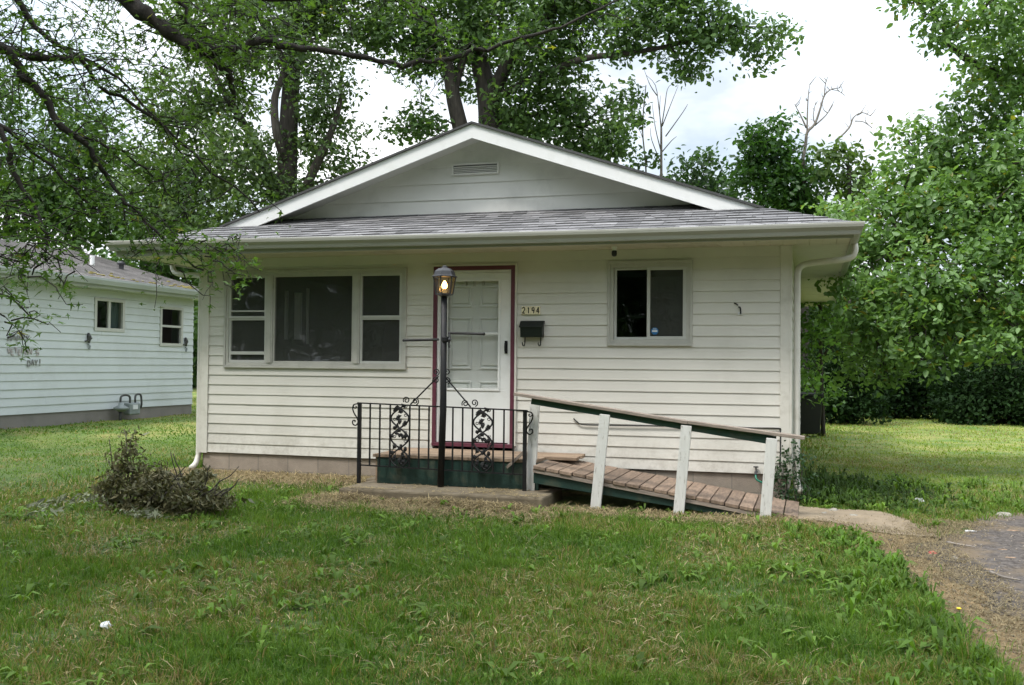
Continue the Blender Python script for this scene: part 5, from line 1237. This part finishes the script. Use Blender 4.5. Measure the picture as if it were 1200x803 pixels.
def upper_crown(root):  # unseen crown above the frame, added to shade the front lawn
    rng = np.random.default_rng(123)
    bl = [(np.array(c), (r_, r_, r_*.7)) for c, r_ in (((-4.0, -8.2, 7.8), 3.0), ((-.8, -9.6, 8.6), 3.0), ((-6.8, -7.2, 7.6), 2.8), ((1.9, -11.0, 9.0), 2.6), ((-3.5, -11.5, 8.5), 3.2), ((-2.6, -7.2, 10.0), 2.2), ((-7.5, -10.5, 8.0), 3.0))]
    C, Nn, ids, CC = clumps(bl, 4, 30, .34, rng, .3)
    V, F, cl = leaves_mesh(C, .13, Nn, rng, palette(rng, ids, (.034, .082, .016), (.085, .165, .030)), 'oval', .4)
    np_mesh('upper_crown', V, F, M['leaf'], root, cl)
    t = MB(); top = LOC[root]+np.array([.75, .3, 5.1])
    for c, r_ in bl: P, R = limb(top, c, .10, .03, rng, 8, .1, .03); t.tube(P, R, 7)
    t.build('upper_limbs', M['barkd'], root, smooth=True)
upper_crown(front_tree_root)

# ------------------------------------------------------------------ wilted brush pile
def brush():
    rng = np.random.default_rng(31)
    g = lambda px_, py_: onz(px_, py_, .05)
    c = g(195, 600); c[2] = float(gh(c[0], c[1])); s = np.linalg.norm(c-CAM)/FPX*1.0
    root = thing('brush_pile', c, 'pile of wilted brown cut branches with one upright leafy stem on the lawn', 'brush pile')
    def at(px_, py_, dy=0): p = ony(px_, py_, c[1]+dy); return p
    bl = [(at(150, 532), (.11, .10, .22)), (at(150, 565), (.20, .2, .15)), (at(185, 575), (.28, .25, .17)), (at(225, 580), (.28, .25, .16)), (at(255, 585), (.18, .2, .11)), (at(170, 595), (.30, .25, .11)), (at(215, 600), (.30, .25, .09)), (at(132, 575), (.14, .15, .13)), (at(185, 558), (.12, .15, .10)), (at(230, 562), (.12, .15, .10))]
    bl = [(c_, tuple(1.15*q for q in r_)) for c_, r_ in bl]
    C, Nn, ids, CC = clumps(bl, 330, 16, .045, rng, .15)
    keep = C[:, 2] > gh(C[:, 0], C[:, 1]); C, Nn, ids = C[keep], Nn[keep], ids[keep]
    Nn = rng.normal(size=C.shape)
    cols = palette(rng, ids, (.060, .066, .024), (.165, .145, .070), .6)
    k = rng.random(len(C)) < .07; cols[k] = np.array([.20, .21, .13])*(.6+.6*rng.random(k.sum()))[:, None]
    V, F, cl = leaves_mesh(C, .062, Nn, rng, cols, 'lance', 1.0); np_mesh('wilted_leaves', V, F, M['leafw'], root, cl)
    # pale leaf undersides lying at the foot
    P = []
    for (px_, py_, n_) in ((50, 598, 26), (75, 592, 34), (100, 590, 36), (60, 606, 20), (120, 588, 20), (155, 598, 26), (165, 606, 40), (175, 608, 26), (240, 598, 20), (260, 596, 12)):
        q = g(px_, py_); p = np.array([q[0], q[1], 0])+rng.normal(size=(n_, 3))*[.10, .08, 0]; p[:, 2] = gh(p[:, 0], p[:, 1])+.05+.05*rng.random(n_); P.append(p)
    P = np.concatenate(P); cols = np.array([.17, .19, .11])*(.5+.7*rng.random(len(P)))[:, None]
    V, F, cl = leaves_mesh(P, .085, rng.normal(size=P.shape)*.5+[0, -.4, .7], rng, cols, 'lance', 0); np_mesh('pale_leaves', V, F, M['leafw'], root, cl)
    t = MB()
    for i in range(14):
        a = at(rng.uniform(120, 265), rng.uniform(575, 605), rng.uniform(-.2, .2)); b = at(np.clip(topx(a)[0][0]+rng.normal()*30, 110, 280), rng.uniform(545, 590), rng.uniform(-.2, .2)); P, R = limb(a, b, .010, .004, rng, 5, .3); t.tube(P, R, 5)
    for (a, b) in (((150, 600), (148, 512)), ((140, 590), (128, 515)), ((215, 590), (200, 530)), ((222, 580), (203, 532)), ((155, 600), (153, 518)), ((235, 590), (246, 545))):
        P, R = limb(at(*a), at(*b), .010, .004, rng, 6, .15); t.tube(P, R, 5)
    t.build('stems', M['bark'], root, smooth=True)
brush()

# ------------------------------------------------------------------ grass, straw, weeds
def blocked(x, y, m=0.0):
    b = (np.abs(x) < HW-.02+m) & (y > -.01-m) & (y < HD+m)
    b |= (x > -.93-m) & (x < 1.31+m) & (y > -1.55-m) & (y < 0)
    b |= (x > 1.05) & (x < 3.8) & (y > -1.22) & (y < -.05) & (y > -1.25)
    b |= (x < NX+.02) & (x > NX-7) & (y > NY0) & (y < NY1)
    return b
def straw_w(x, y):
    """weight of dry straw: along the foundation, round the slab, by the driveway"""
    w = np.exp(-((np.minimum(y+.35, 0))/.50)**2)*(np.abs(x+1.4) < 2.6)*(y < .0)*1.0
    w = np.maximum(w, np.exp(-((y+1.76)/.36)**2)*((x > -1.3) & (x < 1.6)))
    w = np.maximum(w, .75*np.exp(-((y+1.42)/.25)**2)*((x > 1.2) & (x < 3.8)))
    w = np.maximum(w, .42*inpoly(bare_poly, x, y)); dd = pdist(asph_poly, x, y); w = np.maximum(w, .7*np.exp(-(dd/.22)**2)*((x < 5.6) & (y < -.9)))
    return np.clip(w*(.35+1.2*fbm(x, y, 2.2, 8)), 0, 1)
def blades(P, h, w, lean, rng, cols, az=None):
    n = len(P); a = rng.random(n)*2*math.pi if az is None else az
    d = np.stack([np.cos(a), np.sin(a), 0*a], 1); fa = a+math.pi/2+rng.normal(size=n)*.9
    sd_ = np.stack([np.cos(fa), np.sin(fa), 0*fa], 1)
    up = np.array([0, 0, 1.]); h = h[:, None]; w = w[:, None]; lean = lean[:, None]
    m = P+up*h*.55+d*h*lean*.35; tp = P+up*h*(1-.35*lean)+d*h*lean
    V = np.stack([P-sd_*w*.5, P+sd_*w*.5, m+sd_*w*.42, m-sd_*w*.42, tp], 1).reshape(-1, 3)
    i = np.arange(n)*5; Fq = np.stack([i, i+1, i+2, i+3], 1); Ft = np.stack([i+3, i+2, i+4], 1)
    return V, [Fq, Ft], np.repeat(cols, 5, 0)

def scatter(n, D0, D1, rng, wpx=(-170, 1370)):
    """uniform points on the lawn inside a wedge between two distances from the camera"""
    a0, a1 = math.atan2(wpx[0]-600, FPX), math.atan2(wpx[1]-600, FPX)
    a = rng.uniform(a0, a1, n)+YAW; r = np.sqrt(rng.uniform(D0*D0, D1*D1, n))/np.cos(a-YAW)
    return CAM[0]+r*np.sin(a), CAM[1]+r*np.cos(a)

def grass():
    rng = np.random.default_rng(2024)
    bands = [(3.2, 5.0, 95000, .0046, .085), (5.0, 7.5, 120000, .0052, .080), (7.5, 11, 120000, .0062, .075), (11, 17, 80000, .0085, .085), (17, 34, 110000, .016, .11)]
    Vs, Fq, Ft, Cs = [], [], [], []; off = 0
    for (D0, D1, n, w0, h0) in bands:
        x, y = scatter(n, D0, D1, rng)
        # gather blades into tufts
        tx = np.round((x+.02*rng.normal(size=n))/.11); ty = np.round((y+.02*rng.normal(size=n))/.11)
        jx = np.sin(tx*12.9+ty*78.2)*.04; jy = np.cos(tx*39.3+ty*11.1)*.04
        g = rng.random(n) < .45
        x = np.where(g, tx*.11+jx+rng.normal(size=n)*.018, x); y = np.where(g, ty*.11+jy+rng.normal(size=n)*.018, y)
        keep = ~blocked(x, y) & ~(inpoly(asph_poly, x, y) & ((pdist(asph_poly, x, y) > .12) | (rng.random(n) < .7))) & ~(inpoly(path_poly, x, y) & (pdist(path_poly, x, y) > .06)) & ~(inpoly(bare_poly, x+.1*(fbm(x, y, 5, 3)-.5), y) & (rng.random(n) < .97))
        sw_ = straw_w(x, y); keep &= rng.random(n) > np.clip(sw_*1.25, 0, .97)
        patch = fbm(x, y, .9, 1); keep &= rng.random(n) < np.clip(.35+1.3*patch, .3, 1)
        x, y = x[keep], y[keep]; n = len(x); patch = patch[keep]
        fine = fbm(x, y, 3.0, 6); big = fbm(x, y, .35, 12)
        h = h0*.74*(.35+.9*fine+.6*rng.random(n))*(.5+.95*patch)
        wob = 1.6*(fbm(x, y, .7, 61)-.5); yard = sstep(3.4, 5.0, x)*sstep(-.6, 4.5, y+wob*2); lawn2 = np.maximum(yard, sstep(-4.2, -5.5, x)*sstep(-3.5, -1.5, y)); h *= 1-.5*lawn2
        lush = np.exp(-(pdist(bare_poly, x, y)/.45)**2)*(x < 5)*(y < -1.6); h *= 1+.5*lush
        tall = (np.sin(np.round(x/.13)*91.7+np.round(y/.13)*47.3)*.5+.5) > .93; h = np.where(tall, h*1.7, h)
        w = w0*(.6+.8*rng.random(n)); lean = .25+.75*rng.random(n)**1.3; lean = lean+lawn2*.35
        t = np.clip(.15+.9*fbm(x, y, 1.6, 21)+.25*rng.normal(size=n), 0, 1)[:, None]
        c = np.array([.045, .112, .012])*(1-t)+np.array([.138, .225, .032])*t
        sunlit = np.clip(yard*.85+.35*sstep(4, 12, y), 0, 1)[:, None]*np.clip(.3+fbm(x, y, .8, 30)*1.1, 0, 1)[:, None]  # sunlight on the side and back lawn painted into the blade colour
        c = c*(1-sunlit)+np.array([.24, .31, .055])*sunlit
        dry = rng.random(n) < np.clip(.07+.6*(sstep(.46, .64, fbm(x, y, .75, 40)))+.3*sstep(.5, .75, 1-patch), 0, .7)*.55
        c[dry] = np.array([.27, .215, .095])*(.65+.6*rng.random(dry.sum()))[:, None]
        c *= (.8+.4*rng.random(n))[:, None]
        P = np.stack([x, y, gh(x, y)-.005], 1)
        V, (q, tr), cc_ = blades(P, h, w, lean, rng, c)
        Vs.append(V); Fq.append(q+off); Ft.append(tr+off); Cs.append(cc_); off += len(V)
    o = np_mesh('grass', np.concatenate(Vs), [np.concatenate(Fq), np.concatenate(Ft)], M['grass'], None, np.concatenate(Cs))
    tag(o, 'uneven green and straw mottled lawn grass', 'grass', kind='stuff')
grass()

def straw():
    rng = np.random.default_rng(8); n = 700000
    x, y = rng.uniform(-4.2, 6.2, n), rng.uniform(-7, .0, n)
    w = straw_w(x, y); k = (rng.random(n) < w) & ~blocked(x, y); x, y = x[k], y[k]
    # a few clumps thrown over the slab front and general lawn thatch
    xt, yt = scatter(34000, 3.5, 12, rng); th = sstep(.48, .66, fbm(xt, yt, .75, 40)); k = (rng.random(len(xt)) < .14+.7*th) & ~blocked(xt, yt) & ~inpoly(asph_poly, xt, yt); x = np.concatenate([x, xt[k]]); y = np.concatenate([y, yt[k]])
    xs_, ys_ = rng.uniform(-.9, 1.28, 3000), -1.53+.5*rng.random(3000)**1.6; k = rng.random(3000) < np.clip(fbm(xs_, ys_, 2.4, 91)*2.4-.7, 0, 1)
    n0 = len(x); x = np.concatenate([x, xs_[k]]); y = np.concatenate([y, ys_[k]])
    n = len(x); sw_ = straw_w(x, y)
    pile = .10*np.exp(-((y+1.68)/.17)**2)*((x > -1.1) & (x < 1.25))*np.clip(fbm(x, y*0, 1.6, 5)*2-.6, 0, 1.3)
    z = gh(x, y)+.008+.025*rng.random(n)*sw_+pile*rng.random(n)**.5+.045*(1-sw_)*rng.random(n)
    z[n0:] = SLZ+.004+.008*rng.random(n-n0)
    a = rng.random(n)*2*math.pi; L_ = np.where(x > 3.9, rng.uniform(.015, .06, n), rng.uniform(.03, .11, n)); el = rng.normal(size=n)*.22; el[n0:] = .05
    d = np.stack([np.cos(a)*np.cos(el), np.sin(a)*np.cos(el), np.sin(el)], 1)*L_[:, None]; sd_ = np.stack([-np.sin(a), np.cos(a), 0*a], 1)*rng.uniform(.0015, .003, n)[:, None]
    P = np.stack([x, y, z], 1); m = P+d*.5+np.array([0, 0, .006])
    V = np.stack([P-sd_, P+sd_, m+sd_, m-sd_, P+d+sd_*.5, P+d-sd_*.5], 1).reshape(-1, 3); i = np.arange(n)*6
    F = np.concatenate([np.stack([i, i+1, i+2, i+3], 1), np.stack([i+3, i+2, i+4, i+5], 1)])
    c = np.array([.38, .30, .155])*(.45+.8*rng.random(n))[:, None]; c[x > 3.9] *= .62; br = rng.random(n) < .25; c[br] = np.array([.16, .12, .06])*(.6+.7*rng.random(br.sum()))[:, None]
    o = np_mesh('straw', V, F, M['straw'], None, np.repeat(c, 6, 0)); tag(o, 'dry tan grass clippings lying along the foundation, slab and driveway edge', 'straw', kind='stuff')
straw()

def weeds():
    rng = np.random.default_rng(14); V_, F_, C_ = [], [], []; off = 0
    def rosette(x, y, n, L_, hgt, c):
        nonlocal off
        a = rng.random(n)*2*math.pi; L = L_*(.6+.7*rng.random(n)); w = L*rng.uniform(.2, .34, n); z = float(gh(x, y))
        d = np.stack([np.cos(a), np.sin(a), 0*a], 1); s = np.stack([-np.sin(a), np.cos(a), 0*a], 1); el = hgt*.9*(.3+.9*rng.random(n))
        P = np.array([x, y, z])+d*.01; m1 = P+d*(L*.45)[:, None]+np.array([0, 0, 1])*el[:, None]; tp = P+d*L[:, None]+np.array([0, 0, 1])*(el*.75)[:, None]
        m0 = P+d*(L*.2)[:, None]+np.array([0, 0, 1])*(el*.6)[:, None]
        V = np.stack([P-s*.003, P+s*.003, m0+s*(w*.3)[:, None], m0-s*(w*.3)[:, None], m1+s*(w*.5)[:, None], m1-s*(w*.5)[:, None], tp], 1).reshape(-1, 3)
        i = np.arange(n)*7+off
        V_.append(V); F_.append((np.stack([i, i+1, i+2, i+3], 1), np.stack([i+3, i+2, i+4, i+5], 1), np.stack([i+5, i+4, i+6], 1))); off += len(V)
        C_.append(np.repeat(np.array(c)*(.7+.6*rng.random(n))[:, None], 7, 0))
    x, y = scatter(1700, 4.0, 11, rng)
    for xx, yy in zip(x, y):
        if blocked(xx, yy, .05) or inpoly(asph_poly, np.array([xx]), np.array([yy]))[0] or inpoly(bare_poly, np.array([xx]), np.array([yy]))[0] or inpoly(path_poly, np.array([xx]), np.array([yy]))[0] or rng.random() > .15+.8*float(fbm(np.array(xx), np.array(yy), .9, 55)): continue
        rosette(xx, yy, int(rng.integers(4, 9)), rng.uniform(.04, .14), rng.uniform(.045, .11), np.array((.105, .180, .030))*rng.uniform(.7, 1.3))
    for _ in range(330):                         # lush broadleaf strip along the straw edge
        yy = rng.uniform(-6.4, -1.9); xx = np.interp(yy, [-6.3, -5.6, -4.95, -3.55, -2.05, -1.2], [4.86, 4.74, 4.62, 4.5, 4.2, 3.74])-abs(rng.normal())*.30+.08
        rosette(xx, yy, int(rng.integers(4, 9)), rng.uniform(.05, .12), rng.uniform(.04, .15), np.array((.080, .150, .022))*rng.uniform(.7, 1.35))
    for _ in range(420):                         # dark weeds by the right corner of the house
        xx = HW+.15+abs(rng.normal())*.65; yy = rng.uniform(-.15, 2.2)+rng.normal()*.2
        if inpoly(path_poly, np.array([xx]), np.array([yy]))[0]: continue
        rosette(xx, yy, int(rng.integers(5, 10)), rng.uniform(.05, .12), rng.uniform(.05, .24)*math.exp(-(xx-HW)*.5), np.array((.042, .080, .016))*rng.uniform(.6, 1.5))
    for _ in range(240):                         # by the end of the driveway
        xx, yy = rng.uniform(4.8, 8), rng.uniform(.3, 2.6)
        rosette(xx, yy, int(rng.integers(5, 9)), rng.uniform(.06, .12), rng.uniform(.06, .14), np.array((.11, .19, .03))*rng.uniform(.7, 1.2))
    F = [np.concatenate([f[0] for f in F_]+[f[1] for f in F_]), np.concatenate([f[2] for f in F_])]
    o = np_mesh('weeds', np.concatenate(V_), F, M['grass'], None, np.concatenate(C_)); tag(o, 'broad leaved weeds scattered in the lawn and along its edges', 'weeds', kind='stuff')
weeds()
def gravel():
    rng = np.random.default_rng(19); n = 9000
    x, y = rng.uniform(4.3, 8.5, n), rng.uniform(-8, .3, n); ia = inpoly(asph_poly, x, y); ib = inpoly(bare_poly, x, y)
    k = (ia & (rng.random(n) < np.clip(1.1*fbm(x, y, 1.6, 71)-.1, 0, 1))) | (ib & (rng.random(n) < .6)); x, y = x[k], y[k]; n = len(x)
    P = np.stack([x, y, gh(x, y)+.012], 1); r_ = .004+.012*rng.random(n)**2.5
    oct_ = np.array([(1,0,0),(0,1,0),(-1,0,0),(0,-1,0),(0,0,.8),(0,0,-.3)], float); Fo = np.array([(0,1,4),(1,2,4),(2,3,4),(3,0,4),(1,0,5),(2,1,5),(3,2,5),(0,3,5)])
    V = P[:, None]+oct_[None]*r_[:, None, None]*(.7+.6*rng.random((n, 6, 1))); F = (Fo[None]+(np.arange(n)*6)[:, None, None]).reshape(-1, 3)
    g_ = rng.random(n)[:, None]; c = np.array([.12, .105, .095])*(1-g_)+np.array([.32, .27, .21])*g_
    tag(np_mesh('gravel', V.reshape(-1, 3), F, M['straw'], None, np.repeat(c, 6, 0)), 'loose gravel and grit on the worn driveway and dirt edge', 'gravel', kind='stuff')
gravel()
# climbing weed on the right corner
rng = np.random.default_rng(6); root = thing('climbing_weed', (HW-.12, -.1, float(gh(HW, -.1))), 'dark small leaved weed climbing the right corner trim above the ramp end', 'plant')
P = []; t = MB()
for k in range(7):
    a = np.array([HW-.10+.05*k, -.10, .03]); b = np.array([HW-.16+.05*k+rng.normal()*.04, -.05, .40+.35*rng.random()]); Q, R = limb(a, b, .006, .002, rng, 8, .3); t.tube(Q, R, 5)
    for q in range(75): P.append(Q[rng.integers(1, 8)]+rng.normal(size=3)*[.06, .03, .05])
t.build('stem', M['bark'], root, smooth=True); P = np.array(P); P[:, 1] = np.minimum(P[:, 1], -.035)
V, F, cl = leaves_mesh(P, .036, rng.normal(size=P.shape)*.5+[0, -.7, .4], rng, np.array([.020, .055, .014])*(.7+.7*rng.random(len(P)))[:, None], 'oval'); np_mesh('foliage', V, F, M['leaf'], root, cl)

# ------------------------------------------------------------------ small litter and stones
def crumple(name, px_, py_, z, r, m, lab, cat, seed, sq=(1, 1, .6)):
    rng = np.random.default_rng(seed); c = onz(px_, py_, z+.0); c[2] = max(c[2], float(gh(c[0], c[1]))+.01)
    bm = bmesh.new(); bmesh.ops.create_icosphere(bm, subdivisions=2, radius=r)
    for v in bm.verts:
        v.co *= float(rng.uniform(.65, 1.2)); v.co.x *= sq[0]; v.co.y *= sq[1]; v.co.z *= sq[2]
    me = bpy.data.meshes.new(name); bm.to_mesh(me); bm.free(); me.materials.append(m)
    o = bpy.data.objects.new(name, me); COL.objects.link(o); o.location = c; return tag(o, lab, cat)
crumple('paper_scrap', 124, 733, .03, .036, M['paper'], 'crumpled white paper scrap in the front left lawn', 'litter', 1)
crumple('paper_scrap', 1077, 587, .06, .055, M['paper'], 'bright white paper scrap in the grass beyond the path', 'litter', 2)
crumple('plastic_scrap', 1177, 604, .05, .065, M['rock'], 'pale grey plastic scrap in the weeds at the head of the driveway', 'litter', 3, (1.3, .8, .5))
crumple('paper_scrap', 1137, 624, .04, .036, M['paper'], 'thin white paper strip at the back edge of the asphalt', 'litter', 4, (1.5, .7, .3))
crumple('red_scrap', 1092, 652, .02, .035, M['pinkr'], 'faded red scrap on the straw beside the path corner', 'litter', 5, (1.2, .8, .5))
crumple('stone', 976, 599, .05, .05, M['rock'], 'pale stone at the back edge of the path', 'stone', 6, (1.2, .9, .6))
crumple('stone', 966, 602, .05, .032, M['rock'], 'small stone just left of the pale stone on the path edge', 'stone', 7)
crumple('stone', 1000, 606, .04, .05, M['rock'], 'flat stone right of the pale stone along the path', 'stone', 8, (1.3, .9, .4))
crumple('stone', 1118, 658, .02, .035, M['rock'], 'grey round stone lying on the straw by the asphalt', 'stone', 9)
for k, (a, b, r_, lab) in enumerate(((1175, 648, 0.028, 'tan wood chip nearest the back of the asphalt'), (1185, 658, 0.033, 'pinkish wood chip on the asphalt right of the others'), (1160, 670, 0.033, 'orange wood chip in the middle of the asphalt'), (1187, 627, 0.039, 'flat tan chip by the weeds behind the asphalt'))):
    crumple('wood_chip', a, b, .02, r_, M['wood_chip'], lab, 'wood chip', 20+k, (1.4, .5, .25))
for k, (P, lab) in enumerate(((((1110, 640), (1125, 643), (1143, 646)), 'bleached stick at the back corner of the driveway'), (((1160, 674), (1175, 680), (1196, 684)), 'longer brown stick lying on the asphalt'))):
    Q = [onz(a, b, .03) for a, b in P]
    for q in Q: q[2] = float(gh(q[0], q[1]))+.03
    t = MB(); t.tube(smooth_path(Q, 4), np.linspace(.012, .006, 9), 6); tag(t.build('stick', M['barkg'], None, smooth=True), lab, 'stick')
p = onz(1132, 760, -.05); zz = float(gh(p[0], p[1]))
e = thing('dandelion', (p[0], p[1], zz), 'single yellow dandelion on a bent stem in the weeds by the driveway', 'flower')
t = MB(); t.tube(smooth_path([(p[0], p[1], zz), (p[0]-.02, p[1], zz+.10), (p[0]-.035, p[1]+.01, zz+.17)], 4), .0028, 6); t.build('stem', M['stem'], e)
t = MB(); t.lathe((p[0]-.035, p[1]+.01, zz+.165), [(.003, 0), (.012, .005), (.014, .010), (.007, .014)], 12); t.build('flower_head', M['yellow'], e)
